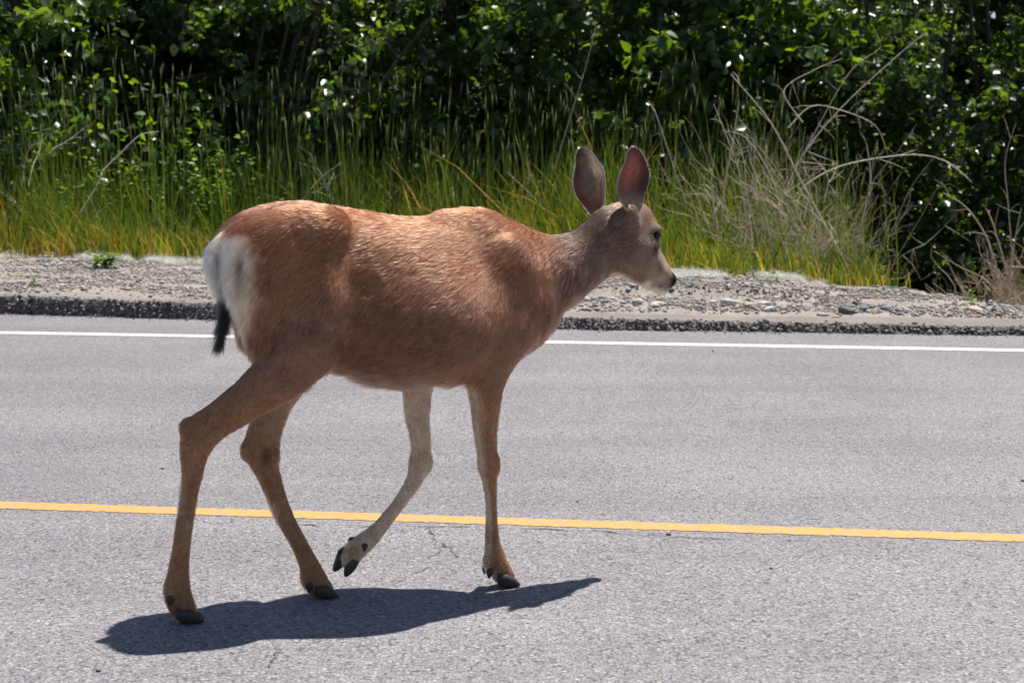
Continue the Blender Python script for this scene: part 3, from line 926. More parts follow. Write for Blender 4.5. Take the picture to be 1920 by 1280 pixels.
# ---------------- coat colours (albedo, the animal's own markings, plus shading painted in the tail cleft)
C_RED = np.array([.48, .242, .128]); C_BACK = np.array([.46, .205, .095]); C_FLANK = np.array([.44, .250, .155])
C_GREY = np.array([.29, .215, .165]); C_PALE = np.array([.62, .47, .34]); C_WHITE = np.array([.97, .82, .62])
C_DARK = np.array([.060, .042, .034]); C_LEG = np.array([.54, .300, .155]); C_FACE = np.array([.36, .250, .178]); C_BLACK = np.array([.012, .011, .011])
bx, by = loc_to_pix(bV)
lat = np.abs(bV[:, 1])
hloc = (bV - H_C); hlat = hloc @ H_L
def sst(a, b, x):
    t = np.clip((x - a) / (b - a), 0, 1); return t * t * (3 - 2 * t)
def blend(c, col, w):
    return c * (1 - w[:, None]) + col * w[:, None]
def coat(V, bx, by, nz):
    n1 = vnoise(V, 9, 3, 3); n2 = vnoise(V, 28, 5, 2)
    c = np.tile(C_RED, (len(V), 1))
    jx = (n1 - .5) * 60
    c = blend(c, C_FLANK, sst(470, 600, by + jx) * (by < 730))
    c = blend(c, C_BACK, sst(440, 400, by + jx * .4) * (bx < 1000))
    c = blend(c, C_PALE * .86, sst(655, 735, by + jx * .5) * sst(600, 640, bx) * sst(860, 800, bx) * (nz < .3) * .8)
    # neck greyer towards the head
    c = blend(c, C_GREY, sst(1000, 1065, bx + jx * .5) * .85)
    crest = sst(40, 0, by - np.interp(bx, [1000, 1030, 1060, 1090, 1110, 1150], [452, 450, 441, 425, 408, 382])) * sst(1030, 1060, bx) * sst(1160, 1140, bx)
    c = blend(c, C_DARK * 1.6, crest * .75)
    # head
    hd = sst(1140, 1165, bx)
    c = blend(c, C_FACE, hd * .9)
    c = blend(c, C_FACE * np.array([1.15, .95, .85]), sst(1200, 1215, bx) * sst(425, 400, by) * .7)
    c = blend(c, C_PALE * .85, sst(1212, 1236, bx) * sst(462, 485, by) * .75)
    c = blend(c, C_PALE * .9, np.exp(-((bx - 1216) / 9) ** 2 - ((by - 452) / 8) ** 2) * .5)
    c = blend(c, np.array([.33, .18, .10]), np.exp(-((bx - 1214) / 14) ** 2 - ((by - 414) / 10) ** 2) * .7)
    under = sst(-6, 10, by - np.interp(bx, [1140, 1152, 1188, 1214, 1240, 1265], [505, 508, 522, 535, 545, 548])) * sst(1140, 1155, bx)
    c = blend(c, C_WHITE, under * .9)
    c = blend(c, C_WHITE * .85, np.exp(-((bx - 1226) / 9) ** 2 - ((by - 537) / 8) ** 2) * .7)
    c = blend(c, C_WHITE * .8, np.exp(-((bx - 1244) / 12) ** 2 - ((by - 550) / 7) ** 2))
    c = blend(c, C_DARK * 3.2, np.exp(-((bx - 1166) / 16) ** 2 - ((by - 462) / 34) ** 2) * .5)
    c = blend(c, C_DARK * 3, np.exp(-((bx - 1247) / 9) ** 2 - ((by - 503) / 12) ** 2) * .45)
    c = blend(c, C_DARK * 2, np.exp(-((bx - 1207) / 12) ** 2 - ((by - 404) / 9) ** 2) * .35)
    # rump patch
    edge = np.interp(by, [420, 440, 470, 520, 580, 640, 690], [424, 440, 452, 452, 446, 432, 418]) + (n2 - .5) * 26
    c = blend(c, C_WHITE * .92, np.clip(sst(40, -18, bx - edge), 0, 1) * sst(428, 442, by) * sst(690, 600, by))
    c = blend(c, C_PALE, sst(20, -20, bx - edge) * sst(560, 620, by) * sst(720, 690, by) * .6)
    c = blend(c, C_DARK * 3, np.exp(-((bx - 437) / 7) ** 2 - ((by - 500) / 38) ** 2) * .7)  # grey skin in the cleft beside the tail, its shading put into the colour
    # legs
    lg = sst(700, 770, by)
    c = blend(c, C_LEG, lg * .75)
    return c, n1, n2
bC, n1, n2 = coat(bV, bx, by, bN[:, 2])
inner = np.where(bV[:, 1] < 0, bN[:, 1], -bN[:, 1])      # +1 where the skin faces the mid plane
front = (bx > 740) & (by > 690)
bC = blend(bC, C_PALE * 1.08, sst(.0, .55, inner) * front * .9)
nfm = (bx > 860) & (bx < 990) & (by > 690) & (bV[:, 1] < .0)
bC = blend(bC, np.array([.74, .58, .42]), nfm * sst(.0, -.75, bN[:, 0]) * sst(690, 730, by) * .75)
ffm = (bx < 830) & (bx > 625) & (by > 715) & (bV[:, 1] > 0.02)
bC = blend(bC, np.array([.72, .55, .385]), ffm * sst(.9, .3, bN[:, 0]) * .92)
bC = blend(bC, C_PALE, sst(.1, .6, inner) * (bx < 600) * sst(680, 700, by) * sst(900, 780, by) * .5)
# dark eye ring, nose, socket
for px_, py2, hs, rr, col, st in ((1231, 441, .050, .016, C_DARK, .9), (1231, 441, -.050, .016, C_DARK, .9), (1262, 525, 0.008, .024, C_BLACK, 1.0), (1262, 525, -.008, .024, C_BLACK, 1.0),
                                  (1230, 465, .04, .009, C_DARK * 2, .7), (1230, 465, -.04, .009, C_DARK * 2, .7), (1222, 446, .05, .018, C_DARK * 3, .5), (1222, 446, -.05, .018, C_DARK * 3, .5),
                                  (1242, 538, .02, .009, C_DARK * 2, .7), (1242, 538, -.02, .009, C_DARK * 2, .7)):
    p = hS(px_, py2, hs)
    dist = np.linalg.norm(bV - p, axis=1)
    bC = blend(bC, col, sst(rr * 1.25, rr * .75, dist) * st)
nose_w = np.maximum(sst(.022, .014, np.linalg.norm(bV - hS(1263, 527, .006), axis=1)), sst(.022, .014, np.linalg.norm(bV - hS(1260, 527, -.008), axis=1)))
for p in (dP(473, 850, -.0), ):
    bC = blend(bC, C_DARK, sst(.026, .006, np.linalg.norm((bV - dP(498, 858, fh[5][2] + .02)) * np.array([1.25, 1, .8]), axis=1) + (n2 - .5) * .012) * .7)
# elbow fold
bC = np.clip(bC * (0.86 + .28 * n2[:, None]), .004, .9)

# ---------------- materials
def skin_mat():
    m, n, l, b = mat_new('deer_skin')
    a = N(n, 'ShaderNodeAttribute', attribute_name='Col')
    tc = N(n, 'ShaderNodeTexCoord')
    t = N(n, 'ShaderNodeTexNoise', i_Scale=160.0, i_Detail=3.0)
    l.new(tc.outputs['Object'], t.inputs['Vector'])
    r = ramp(n, [(.3, (.86, .86, .86)), (.7, (1.08, 1.08, 1.08))])
    l.new(t.outputs['Fac'], r.inputs['Fac'])
    l.new(mixc(n, l, 1.0, a.outputs['Color'], r.outputs[0], 'MULTIPLY'), b.inputs['Base Color'])
    b.inputs['Roughness'].default_value = .75
    b.inputs['Specular IOR Level'].default_value = .2
    return m
M_SKIN = skin_mat()

def hair_mat(name, rough=.27):
    m, n, l, b = mat_new(name)
    n.remove(b)
    h = N(n, 'ShaderNodeBsdfHairPrincipled')
    h.model = 'CHIANG'; h.parametrization = 'COLOR'
    a = N(n, 'ShaderNodeAttribute', attribute_name='hair_col')
    l.new(a.outputs['Color'], h.inputs['Color'])
    h.inputs['Roughness'].default_value = rough
    h.inputs['Radial Roughness'].default_value = .5
    h.inputs['IOR'].default_value = 1.45
    l.new(h.outputs[0], n['Material Output'].inputs['Surface'])
    return m
M_HAIR = hair_mat('deer_hair')

deer = empty('deer', D_O, D_TH)
tag(deer, 'brown mule deer doe with white rump walking across the road', 'deer')
body = mesh_np('body', bV, bQ, M_SKIN, deer, smooth=True, cols=bC * np.interp(bC.mean(1), [.3, .6], [.6, 1.0])[:, None])

# ---------------- hair strands
def hair_object(name, root, dirs, nrm, length, col, rad, parent, npt=4, lift=.30, droop=.0, curl=None):
    """strands leave the skin at a low angle and lie along dirs"""
    n = len(root)
    t = np.linspace(0, 1, npt)[None, :, None]
    up = nrm * lift
    d0 = dirs + up; d0 /= np.linalg.norm(d0, axis=1)[:, None] + 1e-9
    d1 = dirs + up * .25; d1[:, 2] -= droop; d1 /= np.linalg.norm(d1, axis=1)[:, None] + 1e-9
    L = length[:, None, None]
    P = root[:, None] - nrm[:, None] * .0008 + L * (d0[:, None] * (t - t * t * .5) + d1[:, None] * (t * t * .5))
    cu = bpy.data.hair_curves.new(name)
    cu.add_curves([npt] * n)
    cu.attributes['position'].data.foreach_set('vector', P.astype(np.float32).ravel())
    ra = cu.attributes.new('radius', 'FLOAT', 'POINT') if 'radius' not in cu.attributes else cu.attributes['radius']
    taper = np.interp(np.linspace(0, 1, npt), [0, .5, 1], [1, .8, .12])
    ra.data.foreach_set('value', (rad[:, None] * taper[None]).astype(np.float32).ravel())
    ca = cu.attributes.new('hair_col', 'FLOAT_COLOR', 'CURVE')
    c4 = np.ones((n, 4), np.float32); c4[:, :3] = col
    ca.data.foreach_set('color', c4.ravel())
    cu.materials.append(M_HAIR)
    o = bpy.data.objects.new(name, cu)
    COL.objects.link(o)
    o.parent = parent
    o['kind'] = 'stuff'
    return o

def sample_surface(V, Q, dens, n, r):
    a = .5 * np.linalg.norm(np.cross(V[Q[:, 2]] - V[Q[:, 0]], V[Q[:, 3]] - V[Q[:, 1]]), axis=1)
    w = a * dens[Q].mean(1)
    f = r.choice(len(Q), n, p=w / w.sum())
    u, v = r.random(n), r.random(n)
    W = np.stack([(1 - u) * (1 - v), u * (1 - v), u * v, (1 - u) * v], 1)
    return Q[f], W
def interp(A, q, W):
    return (A[q] * W[:, :, None]).sum(1) if A.ndim == 2 else (A[q] * W).sum(1)

# lie of the coat: arrows (photo px, py, dx, dy, hair length mm) on the flank
ARR = [(560, 385, -1, .05, 20), (650, 395, -1, .05, 20), (760, 410, -1, .1, 20), (860, 408, -1, .15, 20), (930, 425, -1, .5, 20), (990, 460, -1, .75, 20),
       (480, 410, -1, .4, 20), (520, 440, -.9, .5, 18), (600, 430, -1, .35, 20), (700, 470, -1, .45, 22), (800, 470, -1, .55, 22), (880, 460, -.9, .65, 22), (950, 480, -.7, .9, 20),
       (560, 520, -.7, .8, 17), (500, 520, -.6, .9, 20), (620, 520, -.55, .8, 18), (700, 550, -.9, .6, 22), (800, 560, -.85, .75, 22), (870, 560, -.75, .85, 22), (950, 560, -.45, 1, 17), (1005, 540, -.35, 1, 22),
       (540, 600, -.5, .9, 16), (480, 600, -.3, 1, 22), (600, 620, -.6, .8, 16), (680, 640, -1, .45, 24), (780, 650, -.9, .5, 24), (860, 650, -.7, .7, 20), (930, 630, -.4, 1, 15), (990, 620, -.5, .9, 20),
       (640, 690, -1, .7, 36), (700, 712, -1, .7, 40), (780, 712, -1, .6, 36), (850, 705, -.9, .8, 34), (440, 450, -.5, .9, 32), (430, 500, -.35, 1, 40), (445, 560, -.45, .9, 38), (455, 630, -.3, 1, 26),
       (900, 690, -.3, 1, 12), (560, 670, -.6, .8, 13), (500, 700, -.7, .7, 12),
       (1030, 470, -.85, .6, 22), (1050, 530, -.5, .9, 30), (1040, 570, -.5, .9, 32), (1090, 450, -.8, .6, 20), (1090, 520, -.6, .8, 28), (1130, 470, -.7, .75, 18), (1140, 420, -.7, .7, 16), (1125, 520, -.6, .8, 22),
       (1165, 440, -.6, .8, 12), (1170, 490, -.75, .6, 11), (1200, 420, -.8, .35, 8), (1190, 460, -.75, .55, 9), (1205, 470, -.85, .35, 8), (1230, 500, -.85, -.1, 5), (1250, 520, -.7, -.5, 3), (1215, 535, -.95, .1, 7), (1190, 525, -.95, .2, 9), (1240, 545, -.95, .05, 5), (1225, 425, -.9, .15, 6)]
sp_p, sp_d, sp_l = [], [], []
for x, y, dx, dy, L in ARR:
    a = dP(x, y); b = dP(x + dx * 20, y + dy * 20); d = b - a; d /= np.linalg.norm(d)
    sp_p.append((a[0], a[2])); sp_d.append(d); sp_l.append(L)
for P in (NH, FH, NF, FF):
    tg = np.gradient(P[:, :3], axis=0); tg /= np.linalg.norm(tg, axis=1)[:, None]
    for p, d in zip(P, tg):
        if p[2] < .49 or (P is FF and p[2] < .53):
            sp_p.append((p[0], p[2])); sp_d.append(d); sp_l.append(11 if p[2] > .3 else 9)
sp_p = np.array(sp_p); sp_d = np.array(sp_d); sp_l = np.array(sp_l, float)
flow = np.zeros_like(bV); blen = np.zeros(len(bV)); ws = np.zeros(len(bV))
for p, d, L in zip(sp_p, sp_d, sp_l):
    r2 = (bV[:, 0] - p[0]) ** 2 + (bV[:, 2] - p[1]) ** 2
    w = np.exp(-r2 / .035 ** 2) + 1e-4 / (1 + r2 * 4000)
    flow += w[:, None] * d; blen += w * L; ws += w
blen /= ws; flow /= np.linalg.norm(flow, axis=1)[:, None] + 1e-9
flow = flow - bN * (flow * bN).sum(1)[:, None]
flow /= np.linalg.norm(flow, axis=1)[:, None] + 1e-9
def spot(V, px, py, s_, rx, ry):
    """soft ellipse on the flank side of a leg, placed in the animal's own length/height"""
    p = dP(px, py, s_)
    return np.exp(-((V[:, 0] - p[0]) / (rx * PXM)) ** 2 - ((V[:, 2] - p[2]) / (ry * PXM)) ** 2)
is_nh = bV[:, 1] < -.02; is_fh = (bV[:, 1] > -.02) & (bV[:, 0] < .45); is_nf = (bV[:, 1] < .03) & (bV[:, 0] > .55); is_ff = bV[:, 1] > .02
for fx, fy, ss, msk in ((338, 1138, .06, is_nh), (600, 1104, S_FH, is_fh), (940, 1080, S_NF, is_nf), (664, 1036, -.055, is_ff)):
    blen = blen + 8 * spot(bV, fx, fy, ss, 26, 15) * msk
for fx, fy, ss, msk in ((312, 1120, .06, is_nh), (570, 1092, S_FH, is_fh), (910, 1064, S_NF, is_nf), (666, 1014, -.055, is_ff)):
    blen = blen + 11 * spot(bV, fx, fy, ss, 14, 17) * msk
gland = spot(bV, 347, 942, .075, 15, 42) * is_nh
gland2 = np.clip(spot(bV, 506, 955, S_FH, 16, 45), 0, 1) * (bN[:, 0] < -.1) * is_fh
blen = blen * (1 + gland * 1.3 + gland2 * 2.0)
nohair = np.clip(nose_w + sum(sst(.016, .011, np.linalg.norm(bV - hS(1231, 441, sg * .052), axis=1)) for sg in (1, -1)), 0, 1)
dens = (1 - nohair) * np.clip(26 / (blen + 8), .6, 2.0) * (1 + .8 * sst(1140, 1170, bx))

HQ = 1.0
HAIR_K = .30
n_h = int(430000 * HQ)
hq, hW = sample_surface(bV, bQ, dens, n_h, rng)
root = interp(bV, hq, hW); nrm = interp(bN, hq, hW); dr = interp(flow, hq, hW)
nrm /= np.linalg.norm(nrm, axis=1)[:, None]
L = interp(blen, hq, hW) * .001
hc = interp(bC[rng.integers(0, 1, 1)[0] + np.arange(len(bC))], hq, hW)
HQP = hq
# tufts: neighbouring hairs lean together
tu = np.stack([vnoise(root, 55, 11), vnoise(root, 55, 23), vnoise(root, 55, 37)], 1) - .5
tv = np.stack([vnoise(root, 16, 41), vnoise(root, 16, 43), vnoise(root, 16, 47)], 1) - .5
tw_ = np.stack([vnoise(root, 190, 71), vnoise(root, 190, 73), vnoise(root, 190, 79)], 1) - .5
dr = dr + tu * .45 + tv * .45 + tw_ * .45 + rng.normal(0, .07, root.shape)
# hairs gather into small locks
cell = np.floor(root / .0046 + 1000).astype(np.int64)
_, inv = np.unique((cell[:, 0] * 4096 + cell[:, 1]) * 4096 + cell[:, 2], return_inverse=True)
nk_ = inv.max() + 1
cnt_ = np.bincount(inv, minlength=nk_)
cen_ = np.stack([np.bincount(inv, root[:, c], nk_) / cnt_ for c in range(3)], 1)
lock_v = rng.normal(1, .24, nk_).clip(.45, 1.65); lock_v[rng.random(nk_) < .035] *= 1.6
lock_l = rng.uniform(.6, 1.4, nk_)
lock_d = rng.normal(0, .10, (nk_, 3))
dr = dr + lock_d[inv] + (cen_[inv] - root) / np.maximum(L, .006)[:, None] * .75
dr = dr - nrm * (dr * nrm).sum(1)[:, None] * .9
dr /= np.linalg.norm(dr, axis=1)[:, None]
L = L * np.where((L < .026) & (L > .0125), .95, 1.0) * rng.uniform(.6, 1.15, n_h) * (.75 + .6 * vnoise(root, 40, 51))
gl = interp(gland + gland2, hq, hW)
hc = blend(hc, C_WHITE * .85, np.clip(gl * 1.1, 0, 1) * .8)
hpx, hpy = loc_to_pix(root)
r_nh = root[:, 1] < -.03
p0_, p1_ = dP(362, 900, .08), dP(353, 968, .08)
tt_ = np.clip((root[:, 2] - p1_[2]) / (p0_[2] - p1_[2]), 0, 1)
streak = np.exp(-((root[:, 0] - (p1_[0] + (p0_[0] - p1_[0]) * tt_)) / (4.5 * PXM)) ** 2) * sst(p1_[2] - .01, p1_[2] + .01, root[:, 2]) * sst(p0_[2] + .008, p0_[2] - .006, root[:, 2]) * r_nh
hc = blend(hc, C_DARK * 1.3, np.clip(streak, 0, 1) * .85)
hc = blend(hc, C_DARK, spot(root, 328, 1083, .08, 3, 10) * r_nh * .8)
hc = blend(hc, C_DARK, spot(root, 576, 1050, S_FH + .02, 3, 10) * (root[:, 0] < .45) * (root[:, 1] > -.03) * .8)
hc = blend(hc, C_DARK * 1.4, spot(root, 320, 1130, .07, 13, 16) * r_nh * .55)
hc = blend(hc, C_DARK * 1.4, spot(root, 580, 1104, S_FH, 12, 12) * (root[:, 0] < .45) * (root[:, 1] > -.03) * .55)
hc = blend(hc, C_DARK * 1.4, spot(root, 920, 1078, S_NF, 12, 12) * (root[:, 0] > .6) * (root[:, 1] < .03) * .55)
hc = blend(hc, np.array([.50, .26, .11]), spot(root, 668, 1024, -.055, 16, 12) * (root[:, 1] > .02) * .8)
lowleg = sst(.52, .42, root[:, 2])
hc = hc * (1 + lowleg * (vnoise(root * np.array([1, 1, .3]), 60, 101, 2) - .5) * .9)[:, None]
hc = blend(hc, C_DARK * 3.2, lowleg * np.clip(nrm[:, 0] * .8, 0, 1) * .30 * (root[:, 1] < 0.03))
hc = hc * ((.72 + .56 * vnoise(root, 70, 61)) * (.62 + .76 * vnoise(root, 300, 63)))[:, None]
nk = sst(1000, 1050, hpx) * sst(1175, 1140, hpx)
hc = hc * (1 + nk * (vnoise(root * np.array([1, 1, .5]), 110, 67) - .5) * 1.9)[:, None]
shade = rng.normal(1, .14, n_h) * lock_v[inv]
dark = rng.random(n_h) < .10; pale_ = rng.random(n_h) < .09
shade[dark] *= .45; shade[pale_] *= 1.7
lum = hc.mean(1)
kk = np.interp(lum, [.05, .30, .55, .75], [.55, HAIR_K, .50, 1.0])       # strands scatter light among each other, so each is darker than the coat
hc = np.clip(hc * shade[:, None], .004, .95)
hc = hc * kk[:, None] * np.where(lum < .45, 1, 1)[:, None] * np.array([.98, .69, .67]) ** np.clip(1.6 - lum * 2.2, 0, 1)[:, None]
rad = np.clip(L * .013, .00017, .00028) * rng.uniform(.8, 1.2, n_h)
lift = np.where(L > .026, .42, np.where(root[:, 2] < .50, .42, .22))[:, None] * (.4 + 1.2 * vnoise(root, 170, 83))[:, None] * lock_l[inv][:, None]
hair_object('fur', root, dr, nrm, L, hc, rad, deer, lift=lift, droop=.1)

# ---------------- tail
tl = [(450, 438, 14), (424, 450, 22), (409, 475, 24), (407, 505, 22), (413, 535, 16), (421, 560, 12), (420, 600, 9), (412, 635, 5), (407, 652, 3)]
tp = catmull(np.array([[*dP(x, y, 0.012), m_(r)] for x, y, r in tl]), 34)
tp[:, 3] = np.maximum(tp[:, 3], .002)
def ring_tube(P, r, q, sides, L=np.array([0, 1, 0])):
    tg = np.gradient(P, axis=0); tg /= np.linalg.norm(tg, axis=1)[:, None]
    a = np.cross(tg, L); a /= np.linalg.norm(a, axis=1)[:, None]
    b = np.cross(a, tg)
    th = np.arange(sides) * 2 * np.pi / sides
    V = P[:, None] + r[:, None, None] * (np.cos(th)[None, :, None] * a[:, None] + q * np.sin(th)[None, :, None] * b[:, None])
    i = np.arange(len(P) - 1)[:, None] * sides; j = np.arange(sides)[None]; j2 = (j + 1) % sides
    Fq = np.stack([i + j, i + j2, i + sides + j2, i + sides + j], -1).reshape(-1, 4)
    return V.reshape(-1, 3), Fq
tV, tQ = ring_tube(tp[:, :3], tp[:, 3] * .72, .75, 16)
tN = vnormals(tV, tQ)
cen = np.repeat(tp[:, :3], 16, 0)
if ((tV - cen) * tN).sum() < 0: tQ = tQ[:, ::-1].copy(); tN = -tN
tx, ty = loc_to_pix(tV)
tC = blend(np.tile(C_WHITE * .95, (len(tV), 1)), C_BLACK, sst(538, 552, ty + (vnoise(tV, 120, 3) - .5) * 20))
tail = mesh_np('tail', tV, tQ, M_SKIN, deer, smooth=True, cols=tC)
tgr = np.gradient(tp[:, :3], axis=0); tgr /= np.linalg.norm(tgr, axis=1)[:, None]
tF = np.repeat(tgr, 16, 0)
n_t = 12000
q, W = sample_surface(tV, tQ, np.ones(len(tV)), n_t, rng)
rt = interp(tV, q, W); nr = interp(tN, q, W); nr /= np.linalg.norm(nr, axis=1)[:, None] + 1e-9
dr = interp(tF, q, W) + rng.normal(0, .10, (n_t, 3)) + (np.stack([vnoise(rt, 80, k) for k in (1, 2, 3)], 1) - .5) * .5
tyy = interp(ty, q, W)
Lt = np.interp(tyy, [436, 460, 530, 560, 640, 655], [.016, .034, .038, .045, .040, .014]) * rng.uniform(.6, 1.1, n_t)
ct = np.clip(interp(tC, q, W) * (rng.normal(1, .12, n_t) * (.7 + .5 * vnoise(rt, 200, 5)))[:, None], .004, .95)
hair_object('tail_hair', rt, dr, nr, Lt, ct, np.full(n_t, .00022), tail, lift=(.15 + .5 * rng.random((n_t, 1))), droop=.15)

# ---------------- ears
def ear(name, left, right, hs, cup, tilt, inner_cam):
    """left/right: outline photo points base->tip; cup: bowl depth; inner_cam: the bowl opens to the road side"""
    nt, ns = 30, 17
    Lp = catmull(np.array([hP(x, y, hs + tilt) for x, y in left]), nt)
    Rp = catmull(np.array([hP(x, y, hs - tilt) for x, y in right]), nt)
    tt = np.linspace(0, 1, nt)
    s = np.linspace(-1, 1, ns)
    mid = (Lp + Rp) / 2; half = (Rp - Lp) / 2
    wdt = np.linalg.norm(half, axis=1)
    axis = np.gradient(mid, axis=0); axis /= np.linalg.norm(axis, axis=1)[:, None]
    nn = np.cross(axis, half); nn /= np.linalg.norm(nn, axis=1)[:, None] + 1e-9
    if (nn @ H_L).sum() < 0: nn = -nn             # nn towards the road
    sgn = -1 if inner_cam else 1
    bowl = (1 - np.abs(s) ** 2.2)[None, :, None] * (cup * wdt)[:, None, None] * sgn
    S = mid[:, None] + half[:, None] * s[None, :, None] + nn[:, None] * bowl
    th = .0032 * (1 - np.abs(s) ** 4 * .8)[None, :, None] * np.ones((nt, 1, 1))
    A = S + nn[:, None] * th * .5; B = S - nn[:, None] * th * .5
    V = np.vstack([A.reshape(-1, 3), B.reshape(-1, 3)])
    i, j = np.meshgrid(np.arange(nt - 1), np.arange(ns - 1), indexing='ij')
    a = (i * ns + j).ravel()
    f1 = np.stack([a, a + 1, a + ns + 1, a + ns], 1)
    off = nt * ns
    f2 = f1[:, ::-1] + off
    rim = np.concatenate([np.arange(nt) * ns, (nt - 1) * ns + np.arange(1, ns), (np.arange(nt)[::-1] * ns + ns - 1)[1:], np.arange(ns - 1)[::-1]])
    rim2 = np.roll(rim, -1)
    f3 = np.stack([rim, rim2, rim2 + off, rim + off], 1)[:, ::-1]
    F = np.vstack([f1, f2, f3])
    S_ = np.tile(np.tile(s, nt), 2); T_ = np.tile(np.repeat(tt, ns), 2)
    side_cam = np.concatenate([np.ones(off), np.zeros(off)]) > .5
    inner = side_cam if inner_cam else ~side_cam
    nv = vnoise(V, 60, 9, 2); nw = vnoise(V, 260, 4, 2)
    e = np.abs(S_) + (nv - .5) * .3
    back = np.tile(C_GREY * .85, (2 * off, 1))
    back = blend(back, C_DARK * 1.3, np.clip(sst(.45, .9, e) * .9 + sst(.80, .96, T_) * .9, 0, .95))
    back = blend(back, C_FACE, sst(.25, .05, T_) * .8)
    inn = np.tile(np.array([.24, .14, .115]), (2 * off, 1))
    inn = blend(inn, np.array([.58, .17, .14]), np.exp(-((S_ - .22) / .42) ** 2 - ((T_ - .58) / .22) ** 2))
    inn = blend(inn, C_DARK * 1.4, np.clip(sst(.5, .9, e) * .9 + sst(.78, .92, T_) * .8, 0, .9))
    inn = blend(inn, C_PALE, sst(.35, .12, T_) * .8)
    back = blend(back, C_PALE, np.exp(-((S_ - .1) / .07) ** 2 - ((T_ - .5) / .2) ** 2) * .7)
    back = blend(back, C_PALE * .8, np.exp(-((S_ - .15) / .4) ** 2 - ((T_ - .55) / .3) ** 2) * .35)
    col = np.where(inner[:, None], inn, back) * (.5 + nw)[:, None]
    m = bpy.data.materials.get('ear_skin')
    if m is None:
        m, n, l, b = mat_new('ear_skin')
        at = N(n, 'ShaderNodeAttribute', attribute_name='Col')
        l.new(at.outputs['Color'], b.inputs['Base Color']); b.inputs['Roughness'].default_value = .8
        b.inputs['Specular IOR Level'].default_value = .2
        tr = N(n, 'ShaderNodeBsdfTranslucent'); tr.inputs['Color'].default_value = (.55, .13, .09, 1)
        mx = N(n, 'ShaderNodeMixShader'); mx.inputs[0].default_value = .24
        l.new(b.outputs[0], mx.inputs[1]); l.new(tr.outputs[0], mx.inputs[2])
        l.new(mx.outputs[0], n['Material Output'].inputs['Surface'])
    o = mesh_np(name, V, F, m, deer, smooth=True, cols=col)
    # short hair, longer pale fringe on the rim
    Nn = vnormals(V, F)
    if ((V[:off] - V[off:]) * Nn[:off]).sum() < 0: Nn = -Nn
    nh_ = 18000
    q, W = sample_surface(V, F, np.ones(len(V)), nh_, rng)
    rt = interp(V, q, W); nr = interp(Nn, q, W); nr /= np.linalg.norm(nr, axis=1)[:, None] + 1e-9
    ax = np.tile(np.repeat(axis, ns, 0), (2, 1)); ax = interp(ax, q, W)
    outw = np.tile((half[:, None] * s[None, :, None]).reshape(-1, 3), (2, 1)); outw = interp(outw, q, W)
    outw /= np.linalg.norm(outw, axis=1)[:, None] + 1e-9
    se = np.abs(interp(S_, q, W)); te = interp(T_, q, W)
    rimw = np.maximum(sst(.88, .99, se), sst(.95, 1, te))
    d = ax * .8 + outw * (.2 + rimw * .5)[:, None] + rng.normal(0, .18, rt.shape)
    d /= np.linalg.norm(d, axis=1)[:, None]
    Lh = (.005 + .002 * rimw + .006 * sst(.3, .05, te)) * rng.uniform(.6, 1.2, nh_)
    hc_ = blend(interp(col, q, W), C_WHITE, rimw * .75)
    hc_ = .7 * np.clip(hc_ * rng.normal(1, .2, nh_)[:, None], .004, .9)
    hair_object('ear_hair', rt, d, nr, Lh, hc_, np.full(nh_, .00011), o, lift=np.full((nh_, 1), .25))
    return o
ear('ear', [(1180, 402), (1170, 388), (1160, 368), (1158.5, 346), (1164, 327), (1174, 305), (1178, 287), (1187, 276)],
    [(1196, 402), (1203, 389), (1207, 369), (1214, 350), (1217, 327), (1211, 303), (1201, 284), (1190, 276)], .060, .62, .003, True)
ear('ear', [(1112, 408), (1096, 388), (1080, 366), (1074.5, 340), (1079.5, 309), (1080, 290), (1087, 278)],
    [(1134, 402), (1134, 384), (1133.5, 366), (1134.5, 338), (1131, 318), (1119, 301), (1105, 283), (1092, 277)], -.060, .55, -.006, False)

# ---------------- eyes
def ico(r, sub=3):
    bm = bmesh.new(); bmesh.ops.create_icosphere(bm, subdivisions=sub, radius=r)
    V = np.array([v.co[:] for v in bm.verts]); F_ = np.array([[v.index for v in f.verts] for f in bm.faces]); bm.free()
    return V, F_
M_EYE, n_, l_, b_ = mat_new('eye_dark')
b_.inputs['Base Color'].default_value = (.006, .004, .004, 1); b_.inputs['Roughness'].default_value = .12; b_.inputs['Specular IOR Level'].default_value = .4
M_NOSE = plain('nose_black', (.016, .014, .014), .38, .4, 180, .0006, .5)
M_HOOF = plain('hoof_horn', (.038, .034, .031), .5, .45, 70, .001, .45)
eV, eF = ico(.0118)
for sg in (1, -1):
    mesh_np('eye', eV, eF, M_EYE, deer, smooth=True, loc=hS(1231, 441, sg * .0485))
    p = hS(1236, 436, sg * .055)
    paths = []
    for k in range(9):
        a = -0.5 + k * .13
        s0 = p + H_X * (.006 * math.sin(a) + .002 * k - .012) + np.array([0, 0, .004])
        dirv = H_X * (.6 + .1 * k) + H_L * sg * .7 + np.array([0, 0, -.25])
        dirv /= np.linalg.norm(dirv)
        paths.append((np.array([s0, s0 + dirv * .006 + [0, 0, .0005], s0 + dirv * .012]), [.0004, .00035, .0001]))
    lv, lf = tubes(paths, 4)
    mesh_np('eyelashes', lv, lf, M_NOSE, deer)

